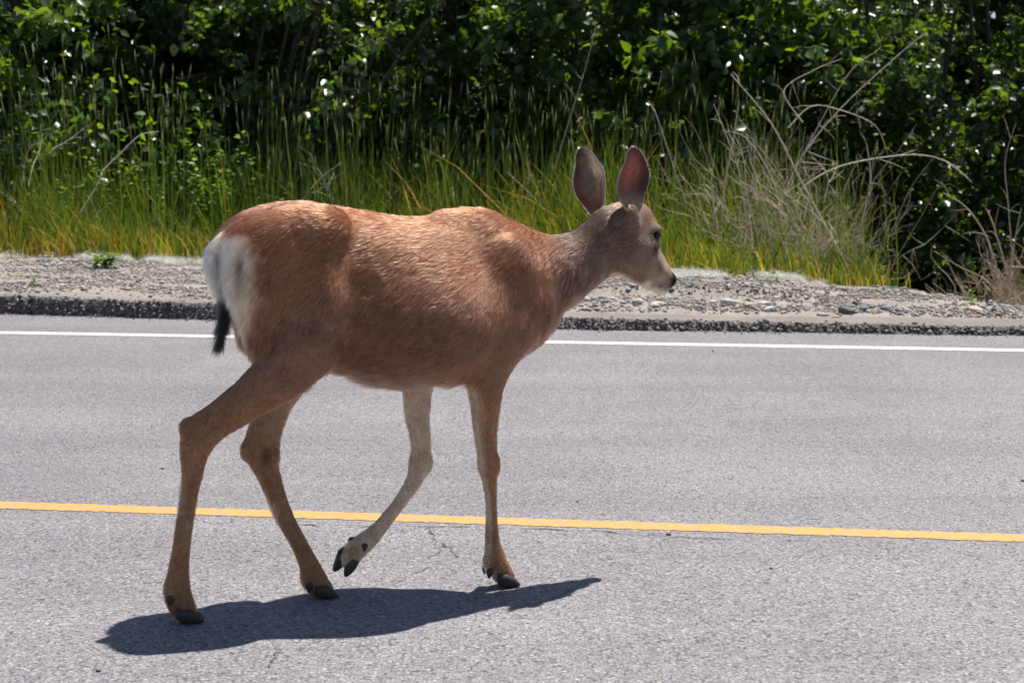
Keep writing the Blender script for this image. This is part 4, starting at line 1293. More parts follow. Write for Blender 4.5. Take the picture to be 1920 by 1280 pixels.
# ---------------- hooves: two claws and two dewclaws on every foot
def claw_mesh():
    # local: x toe, y out, z up; sole at z=0, heel at x=0
    rings = [(-.008, .012, .034, .012), (.004, .016, .042, .0), (.018, .0155, .039, .0), (.033, .0135, .029, .0), (.045, .010, .018, .0), (.053, .005, .008, .001)]
    V, F_ = [], []
    m = 10
    for x, w, h, z0 in rings:
        for k in range(m):
            a = 2 * math.pi * k / m + .3
            y = math.cos(a) * w; z = math.sin(a)
            zz = z0 + h * (.5 + .5 * np.sign(z) * abs(z) ** .75)
            V.append((x, y, zz))
    for i in range(len(rings) - 1):
        for k in range(m):
            F_.append((i * m + k, (i + 1) * m + k, (i + 1) * m + (k + 1) % m, i * m + (k + 1) % m))
    V.append((-.011, 0, .024)); V.append((.0555, 0, .004))
    c0, c1 = len(V) - 2, len(V) - 1
    T = [(c0, k, (k + 1) % m) for k in range(m)] + [(c1, (len(rings) - 1) * m + (k + 1) % m, (len(rings) - 1) * m + k) for k in range(m)]
    return mesh_np('hoof', np.array(V), [np.array(F_), np.array(T)], M_HOOF, smooth=True, link=False)
ME_CLAW = claw_mesh()
dv, df = ico(1.0, 3)
dv[:, :2] *= (1 - .55 * np.clip(-dv[:, 2:3], 0, 1) ** 1.2); dv[:, 2] *= np.where(dv[:, 2] < 0, 1.35, .8); dv[:, 0] += .25 * dv[:, 2] ** 2
ME_DEW = mesh_np('dewclaw', dv, df, M_HOOF, smooth=True, link=False)
def foot(heel, toe, dew, spread=.0115, size=1.0, dew_side=.02, yax=(0, 1., 0)):
    """heel/toe: local points on the sole's mid line"""
    x = toe - heel; x /= np.linalg.norm(x)
    y = np.array(yax); y = y - x * (x @ y); y /= np.linalg.norm(y)
    z = np.cross(x, y)
    for sg in (1, -1):
        a = sg * .09
        xx = x * math.cos(a) + y * math.sin(a) * 1.0; yy = np.cross(z, xx)
        M = Matrix(np.column_stack([xx, yy, z]).tolist()).to_4x4()
        M.translation = Vector(heel + y * sg * spread)
        o = bpy.data.objects.new('hoof', ME_CLAW); COL.objects.link(o); o.parent = deer
        o.matrix_local = M @ Matrix.Diagonal((size, size, size, 1))
    for sg in (1, -1):
        o = bpy.data.objects.new('dewclaw', ME_DEW); COL.objects.link(o); o.parent = deer
        o.location = dew + y * sg * dew_side
        o.scale = (.0095, .0058, .0125)
        o.rotation_euler = (0, .35, 0)
def on_ground(p):
    p = p.copy(); p[2] = .0015; return p
foot(on_ground(dP(338, 1165, .06)), on_ground(dP(381, 1165, .06)), dP(317, 1118, .06), size=.97)
foot(on_ground(dP(595, 1119, S_FH)), on_ground(dP(635, 1119, S_FH)), dP(577, 1094, S_FH), size=.92)
foot(on_ground(dP(936, 1098, S_NF)), on_ground(dP(977, 1098, S_NF)), dP(914, 1068, S_NF), size=.92)
foot(dP(646, 1036, -.055), dP(632, 1086, -.055), dP(671, 1018, -.055), size=1.0, spread=.0145, dew_side=.021, yax=(-.62, .78, 0))
# ================================================================== VEGETATION
prng = np.random.default_rng(99)

def foliage_mat(name, trans=.35, rough=.38, spec=.5, tcol=(1.7, 1.55, .35), nscale=60.):
    m, n, l, b = mat_new(name)
    a = N(n, 'ShaderNodeAttribute', attribute_name='Col')
    tc = N(n, 'ShaderNodeTexCoord')
    t = N(n, 'ShaderNodeTexNoise', i_Scale=nscale, i_Detail=3.0); l.new(tc.outputs['Object'], t.inputs['Vector'])
    r = ramp(n, [(.3, (.72, .74, .70)), (.7, (1.2, 1.16, 1.1))]); l.new(t.outputs['Fac'], r.inputs['Fac'])
    c = mixc(n, l, 1., a.outputs['Color'], r.outputs[0], 'MULTIPLY')
    l.new(c, b.inputs['Base Color'])
    b.inputs['Roughness'].default_value = rough; b.inputs['Specular IOR Level'].default_value = spec
    tr = N(n, 'ShaderNodeBsdfTranslucent')
    l.new(mixc(n, l, 1., c, tcol, 'MULTIPLY'), tr.inputs['Color'])
    mx = N(n, 'ShaderNodeMixShader'); mx.inputs[0].default_value = trans
    l.new(b.outputs[0], mx.inputs[1]); l.new(tr.outputs[0], mx.inputs[2])
    l.new(mx.outputs[0], n['Material Output'].inputs['Surface'])
    return m
M_LEAF = foliage_mat('broad_leaf', .42, .34, .85, (4.0, 3.3, .45))
M_GRASS = foliage_mat('grass_blade', .45, .42, .55, (1.9, 1.6, .45), 25.)
M_BARK = plain('bark_grey_brown', (.055, .045, .036), .9, .45, 22, .01, .2)
M_TWIG = plain('dead_twig', (.62, .54, .43), .8, .35, 35, .002, .3)
M_STALK = plain('dry_stalk', (.62, .50, .38), .8, .35, 35, .002, .3)
M_STRAW = plain('straw_stem', (.52, .43, .32), .85, .35, 35, .002, .25)
M_FLUFF = plain('seed_fluff', (.82, .80, .76), .9, .1, 40)

# leaf: ovate with a drawn-out tip, folded along the midrib
LV = np.array([(0, 0, 0), (-.36, .30, .07), (-.30, .62, .05), (0, 1.05, -.10), (.30, .62, .05), (.36, .30, .07), (0, .34, -.03), (0, .66, -.05)])
LF3 = np.array([(0, 5, 6), (0, 6, 1), (7, 4, 3), (2, 7, 3)]); LF4 = np.array([(6, 5, 4, 7), (1, 6, 7, 2)])
LVs = np.array([(0, 0, 0), (-.36, .45, .06), (0, 1.0, -.06), (.36, .45, .06)]); LFs = np.array([(0, 3, 2, 1)])

def basis(d, nrm):
    d = d / (np.linalg.norm(d, axis=1)[:, None] + 1e-9)
    x = np.cross(d, nrm); x /= np.linalg.norm(x, axis=1)[:, None] + 1e-9
    z = np.cross(x, d)
    return x, d, z
def leaves_arrays(P, d, nrm, size, simple=False):
    x, y, z = basis(d, nrm)
    pv = LVs if simple else LV
    V = P[:, None] + size[:, None, None] * (pv[None, :, 0:1] * x[:, None] + pv[None, :, 1:2] * y[:, None] + pv[None, :, 2:3] * z[:, None])
    k = len(pv); off = (np.arange(len(P)) * k)[:, None, None]
    if simple:
        return V.reshape(-1, 3), [(LFs[None] + off).reshape(-1, 4)]
    return V.reshape(-1, 3), [(LF3[None] + off).reshape(-1, 3), (LF4[None] + off).reshape(-1, 4)]

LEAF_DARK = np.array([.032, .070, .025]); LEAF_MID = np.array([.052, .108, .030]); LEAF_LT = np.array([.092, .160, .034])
LEAF_MESHES = []
for k, c in enumerate((LEAF_DARK, LEAF_MID, LEAF_LT)):
    LEAF_MESHES.append(mesh_np('leaf', LV, [LF3, LF4], M_LEAF, cols=np.tile(c * 1.1, (len(LV), 1)), link=False))

def make_tree(name, label, base, h, rad, seed, n_limb=34, leaf=.07, per=18, twigs=12, lean=(0, 0), stems=1, group=None, single=0, low=.78, dark=1.0, trunk_r=.06, simple=False, cat='tree', zlow=.25, spread=.12):
    r = np.random.default_rng(seed)
    base = np.asarray(base, float)
    root = empty(name, base)
    tag(root, label, cat, group)
    trunk_paths, limb_paths = [], []
    LP, LD, LNn = [], [], []
    for s in range(stems):
        off = r.normal(0, spread, 2) if stems > 1 else np.zeros(2)
        top = np.array([off[0] * 2.2 + lean[0] * h + r.normal(0, .12), off[1] * 2.2 + lean[1] * h + r.normal(0, .12), h * r.uniform(.85, 1.05)])
        ctrl = [np.array([off[0], off[1], -.15])]
        for t in (.2, .45, .7):
            ctrl.append(np.array([off[0], off[1], 0]) * (1 - t) + top * t + np.array([*r.normal(0, .07 * h / 4, 2), 0]))
        ctrl.append(top)
        tk = catmull(np.array(ctrl), 18)
        rr = trunk_r * (1 - np.linspace(0, 1, 18) * .85) * (1 if stems == 1 else r.uniform(.6, 1.1))
        trunk_paths.append((tk, rr))
        for i in range(max(3, n_limb // stems)):
            tz = (zlow + (2.6 - zlow) * r.random()) / h if r.random() < low else r.uniform(2.3 / h, 1.0)
            tz = min(tz, .97)
            p0 = np.array([np.interp(tz * 17, np.arange(18), tk[:, c]) for c in range(3)])
            az = r.uniform(0, 2 * np.pi)
            if r.random() < .35: az = -np.pi / 2 + r.normal(0, .8)       # more towards the light over the road
            ln = rad * r.uniform(.55, 1.1) * (1 - .45 * max(0, tz - .5))
            dirn = np.array([math.cos(az), math.sin(az), r.uniform(-.05, .75)]); dirn /= np.linalg.norm(dirn)
            p1 = p0 + dirn * ln * .5 + [0, 0, .04]; p2 = p0 + dirn * ln + np.array([0, 0, -.12 * ln]) + r.normal(0, .08, 3)
            lb = catmull(np.array([p0, p1, p2]), 8)
            limb_paths.append((lb, np.linspace(.014, .003, 8) * (trunk_r / .06) ** .5))
            for j in range(twigs):
                tt = r.uniform(.2, 1.0); q0 = np.array([np.interp(tt * 7, np.arange(8), lb[:, c]) for c in range(3)])
                td = dirn * .7 + r.normal(0, .75, 3); td[2] = td[2] * .6 + .05; td /= np.linalg.norm(td)
                tl_ = r.uniform(.18, .42)
                q1 = q0 + td * tl_; q1[2] -= .25 * tl_ * r.random()
                qm = (q0 + q1) / 2 + [0, 0, .03]
                tw = catmull(np.array([q0, qm, q1]), 4)
                limb_paths.append((tw, np.linspace(.0032, .0014, 4)))
                u = r.random(per) ** .8
                pp = np.stack([np.interp(u * 3, np.arange(4), tw[:, c]) for c in range(3)], 1) + r.normal(0, .025, (per, 3))
                LP.append(pp)
                dd = td * .45 + r.normal(0, .6, (per, 3)); dd[:, 2] -= .35
                LD.append(dd)
                nn = r.normal(0, .55, (per, 3)) + np.array([0, -.25, .8])
                LNn.append(nn)
    tv, tf = tubes(trunk_paths, 9)
    mesh_np('trunk', tv, tf, M_BARK, root, smooth=True)
    bv, bf = tubes(limb_paths, 4)
    br_ = mesh_np('branches', bv, bf, M_BARK, root, smooth=True); br_['kind'] = 'stuff'
    LP = np.vstack(LP); LD = np.vstack(LD); LNn = np.vstack(LNn)
    ok = LP[:, 2] > .12
    LP, LD, LNn = LP[ok], LD[ok], LNn[ok]
    n = len(LP)
    sz = leaf * 1.2 * r.uniform(.55, 1.25, n)
    u = r.random(n)[:, None]; clump = vnoise(LP + base, 2.2, seed, 2)[:, None]
    c = LEAF_DARK * (1 - u) + LEAF_MID * u
    c = c * (1 - np.clip((clump - .5) * 2.5, 0, 1)) + LEAF_LT * np.clip((clump - .5) * 2.5, 0, 1)
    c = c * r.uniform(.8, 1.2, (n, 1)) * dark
    if single:
        # leaves on the side towards the road that show largest: objects of their own
        W = LP + base
        score = W[:, 1] + np.abs(r.normal(0, .15, n)) + np.where((W[:, 2] > 2.4) | (W[:, 2] < .35), 50, 0)
        pick = np.argsort(score)[:single]
        x, y, z = basis(LD[pick], LNn[pick])
        for i, k in enumerate(pick):
            o = bpy.data.objects.new('leaf', LEAF_MESHES[int(r.integers(0, 3))]); COL.objects.link(o); o.parent = root
            s_ = sz[k] * 1.15
            M = Matrix(np.column_stack([x[i] * s_, y[i] * s_, z[i] * s_]).tolist()).to_4x4(); M.translation = Vector(LP[k])
            o.matrix_local = M
        m = np.ones(n, bool); m[pick] = False
        LP, LD, LNn, sz, c = LP[m], LD[m], LNn[m], sz[m], c[m]
    lv, lf = leaves_arrays(LP, LD, LNn, sz, simple)
    cr_ = mesh_np('crown', lv, lf, M_LEAF, root, cols=np.repeat(c, len(LVs) if simple else len(LV), 0))
    cr_['kind'] = 'stuff'
    return root

def gbase(px, Y):
    x = (px - 960) / FPX * Y
    return np.array([x, Y, float(height_xy(x, Y))])

# ---- trees of the front row
TG = None
make_tree('poplar_tree', 'dark leafy poplar whose trunk stands behind tall grass and bent dead twigs', gbase(35, 13.9), 5.2, 1.35, 1, n_limb=40, leaf=.080, single=30, trunk_r=.075)
make_tree('poplar_tree', 'dark poplar beside a leafy green weed with deep shade under it', gbase(300, 14.9), 5.6, 1.5, 2, n_limb=42, leaf=.075, single=30, dark=.85)
make_tree('willow_shrub', 'many-stemmed shrub with thin brown stems leaning over the grass', gbase(500, 13.5), 4.0, 0.9, 3, n_limb=24, leaf=.062, stems=15, lean=(.26, .02), trunk_r=.026, per=10, single=26, cat='shrub', spread=.19, low=.35, zlow=1.4)
make_tree('poplar_tree', 'thick-trunked poplar in deep shade behind the deer\'s back', gbase(850, 14.6), 5.8, 1.5, 4, n_limb=46, leaf=.075, single=30, trunk_r=.10)
make_tree('poplar_tree', 'bushy poplar with many sunlit leaves behind the deer\'s shoulder', gbase(1080, 14.0), 5.0, 1.35, 5, n_limb=44, leaf=.078, single=36)
make_tree('poplar_tree', 'poplar with bright hanging leaves above the deer\'s ears', gbase(1285, 13.6), 5.0, 1.3, 6, n_limb=42, leaf=.085, single=44)
make_tree('poplar_tree', 'poplar with a bare slanting trunk behind the dry bush', gbase(1480, 14.2), 5.6, 1.4, 7, n_limb=36, leaf=.075, lean=(.05, 0), single=30, trunk_r=.07, zlow=.9)
make_tree('alder_shrub', 'dense dark small-leaved shrub beyond the gap in the grass', gbase(1690, 13.6), 4.4, 1.35, 8, n_limb=48, leaf=.055, per=20, stems=4, single=30, dark=.8, cat='shrub', zlow=.1)
make_tree('alder_shrub', 'dense dark small-leaved shrub rising behind the dry straw clump', gbase(1880, 13.4), 4.6, 1.4, 9, n_limb=50, leaf=.055, per=20, stems=4, single=30, dark=.8, cat='shrub', zlow=.1)
make_tree('poplar_tree', 'poplar filling the gap between the leaning stems and the thick trunk', gbase(660, 15.0), 5.4, 1.45, 10, n_limb=44, leaf=.072, single=20, dark=.9)
make_tree('alder_shrub', 'small-leaved shrub filling in behind the far side of the straw clump', gbase(2010, 14.8), 4.8, 1.4, 19, n_limb=46, leaf=.06, per=18, stems=4, dark=.8, cat='shrub', zlow=.2)
# beyond both sides of the view
for k, (px, Y) in enumerate(((-260, 14.2), (-560, 14.6), (2160, 14.0), (2460, 14.5))):
    make_tree('poplar_tree', ['leafy poplar next along the row past the bent dead twigs', 'outermost poplar of the row past the bent dead twigs', 'leafy poplar next along the row past the straw clump', 'outermost poplar of the row past the straw clump'][k], gbase(px, Y), 5.4, 1.5, 20 + k, n_limb=36, leaf=.08, twigs=7)
# second row, closing the view
for k, px in enumerate(range(-500, 2500, 230)):
    Y = 17.2 + .8 * math.sin(k * 2.3)
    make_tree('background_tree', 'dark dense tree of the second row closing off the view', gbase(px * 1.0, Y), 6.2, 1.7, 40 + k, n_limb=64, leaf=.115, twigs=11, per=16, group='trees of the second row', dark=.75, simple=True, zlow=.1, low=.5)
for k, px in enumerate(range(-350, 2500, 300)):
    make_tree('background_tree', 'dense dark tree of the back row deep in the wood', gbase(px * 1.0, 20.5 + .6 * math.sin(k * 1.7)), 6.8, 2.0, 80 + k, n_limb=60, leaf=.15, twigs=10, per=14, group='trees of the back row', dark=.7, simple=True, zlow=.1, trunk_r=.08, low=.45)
# undergrowth that reads as one dark mass
n_u = 85000
ux = prng.uniform(-9, 9, n_u); uy = prng.uniform(14.2, 21, n_u) ; uy = np.where(prng.random(n_u) < .5, prng.uniform(19.5, 21.5, n_u), uy)
gz_ = height_xy(ux, uy)
hmax = np.where(uy > 19.4, 4.2, .9 + .5 * vnoise(np.stack([ux, uy, 0 * ux], 1), .9, 5))
uz = gz_ + hmax * prng.random(n_u) ** 1.1
d = prng.normal(0, .7, (n_u, 3)); d[:, 2] -= .2
lv, lf = leaves_arrays(np.stack([ux, uy, uz], 1), d, prng.normal(0, .6, (n_u, 3)) + [0, -.3, .7], prng.uniform(.07, .16, n_u), True)
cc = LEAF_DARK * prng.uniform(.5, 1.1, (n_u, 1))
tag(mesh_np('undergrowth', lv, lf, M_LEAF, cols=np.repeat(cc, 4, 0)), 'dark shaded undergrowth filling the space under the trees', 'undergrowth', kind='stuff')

# low broad-leaved growth between the grass and the trunks
n_u = 15000
ux = prng.uniform(-7, 7, n_u); uy = prng.uniform(12.9, 14.4, n_u)
cl = vnoise(np.stack([ux, uy, 0 * ux], 1), 1.1, 55, 3)
hm_ = np.clip((cl - .25) * 3.2, .15, 1.5)
gap_ = (ux > 2.9) & (ux < 4.2)
uz = height_xy(ux, uy) + hm_ * prng.random(n_u) ** .8
ok = ~(gap_ & (prng.random(n_u) < .7))
ux, uy, uz = ux[ok], uy[ok], uz[ok]; n_u = len(ux)
d = prng.normal(0, .7, (n_u, 3)); d[:, 2] -= .1
lv, lf = leaves_arrays(np.stack([ux, uy, uz], 1), d, prng.normal(0, .6, (n_u, 3)) + [0, -.35, .8], prng.uniform(.045, .095, n_u), False)
cc = (LEAF_MID * 1.15) * prng.uniform(.6, 1.4, (n_u, 1)) + LEAF_LT * .3 * prng.random((n_u, 1))
tag(mesh_np('bank_growth', lv, lf, M_LEAF, cols=np.repeat(cc, len(LV), 0)), 'mixed broad-leaved growth between the tall grass and the trunks', 'undergrowth', kind='stuff')

# ------------------------------------------------------------------ grass
def blades(P, az, h, w, bend, col):
    n = len(P)
    t = np.array([0, .4, .75, 1.0])
    dx = np.stack([np.cos(az), np.sin(az), 0 * az], 1)
    side = np.stack([-np.sin(az + 1.2), np.cos(az + 1.2), 0 * az], 1)
    cen = P[:, None] + h[:, None, None] * (t[None, :, None] * np.array([0, 0, 1.]) * (1 - .25 * bend[:, None, None] * t[None, :, None]) + dx[:, None] * (bend[:, None] * t[None] ** 2)[:, :, None])
    ww = w[:, None] * np.array([.8, 1.0, .6, .0])[None]
    Lf = cen - side[:, None] * ww[..., None]; Rt = cen + side[:, None] * ww[..., None]
    V = np.concatenate([Lf[:, :3], Rt[:, :3], cen[:, 3:4]], 1)       # 7 verts
    off = (np.arange(n) * 7)[:, None, None]
    q = (np.array([(0, 3, 4, 1), (1, 4, 5, 2)])[None] + off).reshape(-1, 4)
    tr = (np.array([(2, 5, 6)])[None] + off).reshape(-1, 3)
    return V.reshape(-1, 3), [q, tr], np.repeat(col, 7, 0)
def grass_ok(a, b):
    """where grass stands: thin over the hollow between the grass bank and the straw clump"""
    a = a + A_S
    gap = sst_(2.25, 2.6, a) * (1 - sst_(3.25, 3.5, a))
    return prng.random(len(a)) > gap * 1.2
def sst_(a, b, x):
    t = np.clip((x - a) / (b - a), 0, 1); return t * t * (3 - 2 * t)
def grass_zone(n, d0, d1, pw=1.0, amin=-10, amax=7.5):
    a = prng.uniform(amin, amax, n)
    b = grass_edge(a) + d0 + (d1 - d0) * prng.random(n) ** pw + (vnoise(np.stack([a, 0 * a, 0 * a], 1), 2.2, 15, 3) - .5) * .35
    k = grass_ok(a, b)
    a, b = a[k], b[k]
    x, y = xy(a, b)
    return a, b, np.stack([x, y, verge_h(a, b) - .01], 1)
G1_ = np.array([.135, .245, .036]); G2_ = np.array([.205, .300, .055]); GY = np.array([.44, .34, .090]); GD = np.array([.065, .125, .025])
def grass(name, label, n, d0, d1, h0, h1, yellow, w=(.0022, .0058), pw=1.0, bend=(.05, .5), dk=1.0):
    a, b, P = grass_zone(n, d0, d1, pw)
    n = len(a)
    cl = vnoise(np.stack([a, b, 0 * a], 1), 2.6, 31, 3)
    kp = prng.random(n) < np.clip(.35 + 1.6 * (cl - .25), .1, 1)
    a, b, P, cl = a[kp], b[kp], P[kp], cl[kp]; n = len(a)
    h = prng.uniform(h0, h1, n) * (.55 + .9 * cl)
    u = prng.random((n, 1))
    c = G1_ * u + G2_ * (1 - u)
    c = np.where(prng.random((n, 1)) < .28, GD * 1.1, c)
    yw = (prng.random(n) < yellow * np.clip(1.6 * vnoise(np.stack([a, b, 0 * a], 1), 1.4, 61, 2) - .1, 0.1, 1.5))[:, None]
    c = np.where(yw, GY * prng.uniform(.7, 1.2, (n, 1)), c) * prng.uniform(.6, 1.3, (n, 1)) * dk
    c = c * (.55 + .9 * vnoise(np.stack([a, b, 0 * a], 1), 3.8, 91, 2))[:, None]
    bd = prng.uniform(*bend, n)
    dead = prng.random(n) < .06
    c[dead] = np.array([.46, .38, .22]) * prng.uniform(.6, 1.2, (int(dead.sum()), 1)); bd[dead] = prng.uniform(.2, 1.3, int(dead.sum()))
    V, F, C = blades(P, prng.uniform(0, 6.28, n), h, prng.uniform(*w, n), bd, c)
    o = mesh_np(name, V, F, M_GRASS, cols=C)
    tag(o, label, 'grass', kind='stuff')
grass('roadside_grass', 'lush green and yellowing grass growing thick along the verge', 44000, .0, 1.5, .16, .52, .20, pw=.8)
grass('low_grass', 'short yellow green tufts at the front of the grass bank', 16000, -.10, .3, .10, .30, .55)
grass('deep_grass', 'darker taller grass at the foot of the trees', 19000, .6, 2.1, .4, 1.0, .12, dk=.85, bend=(.03, .35))

# tall seeding stems
n_s = 1700
a, b, P = grass_zone(n_s, .3, 2.0)
n_s = len(a)
hs_ = prng.uniform(.75, 1.45, n_s) * (.75 + .5 * vnoise(np.stack([a, b, 0 * a], 1), 1.1, 8))
V1, F1, C1 = blades(P, prng.uniform(0, 6.28, n_s), hs_, np.full(n_s, .0024), prng.uniform(.0, .16, n_s), np.array([.15, .24, .055]) * prng.uniform(.7, 1.3, (n_s, 1)))
# seed heads: slim spindles built at the tip
tipi = V1.reshape(n_s, 7, 3)
tip = tipi[:, 6]; pre = (tipi[:, 2] + tipi[:, 5]) / 2
ax_ = tip - pre; ln = np.linalg.norm(ax_, axis=1)[:, None]; ax_ /= ln
rx = np.cross(ax_, np.array([0, 1., .1])); rx /= np.linalg.norm(rx, axis=1)[:, None]; ry_ = np.cross(ax_, rx)
hl = prng.uniform(.08, .22, (n_s, 1)); hr = prng.uniform(.002, .0042, (n_s, 1))
b0 = tip - ax_ * hl * .5; b1 = tip + ax_ * hl * .6; bm_ = tip - ax_ * hl * .1
ring_ = [bm_ + rx * hr, bm_ + ry_ * hr, bm_ - rx * hr, bm_ - ry_ * hr]
V2 = np.stack([b0, *ring_, b1], 1).reshape(-1, 3)
T2 = np.array([(0, 2, 1), (0, 3, 2), (0, 4, 3), (0, 1, 4), (5, 1, 2), (5, 2, 3), (5, 3, 4), (5, 4, 1)])
F2 = (T2[None] + (np.arange(n_s) * 6)[:, None, None]).reshape(-1, 3) + len(V1)
C2 = np.repeat(np.array([.15, .19, .06]) * prng.uniform(.7, 1.3, (n_s, 1)), 6, 0)
tag(mesh_np('seeding_grass', np.vstack([V1, V2]), [F1[0], F1[1], F2], M_GRASS, cols=np.vstack([C1, C2])), 'tall upright grass stems gone to seed in front of the trees', 'grass', kind='stuff')

# pale fluff caught along the grass edge
def fluff(n, amin, amax, seed):
    r = np.random.default_rng(seed)
    a = r.uniform(amin, amax, n)
    d = -.13 + r.normal(0, .055, n) + (vnoise(np.stack([a, 0 * a, 0 * a], 1), 2.2, 15, 3) - .5) * .2
    cl = vnoise(np.stack([a, d, 0 * a], 1), 6, seed, 2)
    k = r.random(n) < np.clip((cl - .42) * 6, 0, 1); a, d = a[k], d[k]
    b = grass_edge(a) + d; x, y = xy(a, b); n = len(a)
    P = np.stack([x, y, verge_h(a, b) + np.abs(r.normal(0, .018, n))], 1)
    dr_ = r.normal(0, 1, (n, 3)); dr_[:, 2] = np.abs(dr_[:, 2]) * .5; dr_ /= np.linalg.norm(dr_, axis=1)[:, None]
    L_ = r.uniform(.02, .05, (n, 1)); sd = np.cross(dr_, r.normal(0, 1, (n, 3))); sd /= np.linalg.norm(sd, axis=1)[:, None]
    V = np.stack([P - sd * .0011, P + sd * .0011, P + dr_ * L_], 1).reshape(-1, 3)
    return V, np.arange(3 * n).reshape(-1, 3)
v1_, f1_ = fluff(60000, -7.2, -2.6, 71); v2_, f2_ = fluff(22000, -1.0, .7, 72)
tag(mesh_np('seed_fluff', np.vstack([v1_, v2_]), np.vstack([f1_, f2_ + len(v1_)]), M_FLUFF), 'whitish seed fluff drifted along the edge of the grass', 'fluff', kind='stuff')

# ------------------------------------------------------------------ dead twigs and dry bushes
def px_path(pts, Y, n, r0, r1, dy=0.0):
    q = np.array([at_y(x, y, Y + dy * k / max(1, len(pts) - 1)) for k, (x, y) in enumerate(pts)])
    return catmull(q, n), np.linspace(r0, r1, n)
def side_twigs(path, rad, k, r, ln=(.06, .22)):
    out = []
    for _ in range(k):
        i = r.integers(len(path) // 4, len(path) - 1)
        t = path[min(i + 1, len(path) - 1)] - path[i - 1]; t /= np.linalg.norm(t) + 1e-9
        d = t * .8 + r.normal(0, .55, 3); d /= np.linalg.norm(d)
        L_ = r.uniform(*ln)
        e = path[i] + d * L_ + [0, 0, -.02]
        out.append((catmull(np.array([path[i], path[i] + d * L_ * .5 + r.normal(0, .01, 3), e]), 5), np.linspace(rad[i] * .6, rad[i] * .2, 5)))
    return out
def dry_bush(name, label, base_px, Y, explicit, n_rand, fan, hgt, seed, mat, r0=.006, cat='dry bush', twk=3):
    """explicit: photo polylines of the stems one can tell apart; fan: lean range of the others"""
    r = np.random.default_rng(seed)
    bx0 = (base_px[0] - 960) / FPX * Y; z0 = float(height_xy(bx0, Y))
    root = empty(name, (bx0, Y, z0)); tag(root, label, cat)
    o = np.array([bx0, Y, z0])
    explicit = [(p_, q_ * .95) for p_, q_ in explicit]
    for k, (pts, rr) in enumerate(explicit):
        p, ra = px_path(pts, Y + r.uniform(-.25, .25), 18, rr, rr * .35, r.uniform(-.25, .25))
        paths = [(p - o, ra)] + side_twigs(p - o, ra, twk, r)
        v, f = tubes(paths, 5)
        mesh_np('branch', v, f, mat, root, smooth=True)
    for k in range(n_rand):
        bp = np.array([r.uniform(*base_px[2:4]) if len(base_px) > 2 else base_px[0] + r.normal(0, 30), 0])
        x0 = (bp[0] - 960) / FPX * Y; y0 = Y + r.normal(0, .18)
        p0 = np.array([x0, y0, float(height_xy(x0, y0))])
        ln = r.uniform(*fan[0:0]) if False else r.uniform(fan[0], fan[1])
        H_ = hgt * r.uniform(.35, 1.0)
        e = p0 + np.array([ln * H_, r.normal(0, .2) * H_, H_])
        if r.random() < .35: e[2] -= H_ * .25; e[0] += np.sign(ln) * .15
        ctl = [p0] + [p0 + (e - p0) * t_ + np.array([0, 0, .08 * H_ * math.sin(t_ * 3.1)]) + r.normal(0, .035, 3) for t_ in (.22, .42, .6, .8)] + [e]
        P_ = catmull(np.array(ctl), 12); ra = np.linspace(r0 * r.uniform(.4, 1), r0 * .15, 12)
        paths = [(P_ - o, ra)] + side_twigs(P_ - o, ra, twk, r, (.05, .2))
        v, f = tubes(paths, 4)
        mesh_np('stem', v, f, mat if k % 3 == 0 else M_STRAW, root, smooth=True)
    return root
dry_bush('dry_bush', 'large tangle of pale dead branches standing in the grass bank', (1500, 480, 1370, 1650), 10.85,
         [([(1351, 455), (1354, 400), (1362, 330), (1375, 262), (1386, 188)], .011), ([(1575, 480), (1540, 409), (1497, 329), (1444, 228), (1370, 139)], .009),
          ([(1490, 370), (1513, 345), (1572, 313), (1657, 295), (1731, 291), (1784, 308), (1822, 342)], .007), ([(1478, 240), (1520, 200), (1570, 205), (1640, 235), (1665, 290)], .005),
          ([(1345, 430), (1338, 390), (1334, 340), (1340, 290)], .008), ([(1460, 400), (1500, 300), (1580, 200), (1700, 90), (1740, 60)], .006), ([(1545, 380), (1552, 330), (1520, 290)], .007),
          ([(1400, 420), (1385, 320), (1360, 250), (1338, 195)], .006), ([(1420, 440), (1400, 360), (1395, 300), (1370, 235)], .006), ([(1470, 440), (1450, 340), (1400, 260), (1355, 245)], .005),
          ([(1600, 480), (1620, 400), (1632, 330), (1625, 270)], .006), ([(1500, 300), (1590, 140), (1650, 90), (1640, 60)], .004), ([(1505, 230), (1470, 170), (1530, 130), (1580, 110)], .004)],
         150, (-.75, .5), 1.15, 5, M_TWIG, .0056, twk=6)
dry_bush('dry_straw_clump', 'reddish straw coloured clump of dry stalks on the gravel edge', (1890, 560, 1855, 1945), 10.6,
         [([(1885, 563), (1869, 505), (1848, 441), (1811, 388), (1768, 361)], .008), ([(1905, 560), (1880, 480), (1862, 420), (1850, 392)], .009), ([(1890, 560), (1895, 500), (1905, 440), (1915, 390)], .009),
          ([(1880, 562), (1850, 525), (1800, 500), (1750, 470)], .005), ([(1895, 555), (1875, 510), (1840, 480), (1835, 440)], .006), ([(1900, 500), (1890, 380), (1885, 300), (1905, 230)], .005), ([(1835, 548), (1832, 520), (1846, 500)], .006)],
         250, (-.45, .35), .84, 6, M_STALK, .0078, twk=4)
dry_bush('dead_twigs', 'thin white dead twigs sticking up through tall grass near the dark trunk', (60, 480, 20, 110), 12.2,
         [([(53, 349), (62, 310), (73, 286), (80, 250)], .008), ([(40, 350), (48, 300), (60, 270)], .005), ([(97, 281), (130, 262), (165, 235)], .005), ([(60, 430), (30, 380), (0, 355)], .006)], 10, (-.5, .5), .7, 7, M_TWIG, .004)
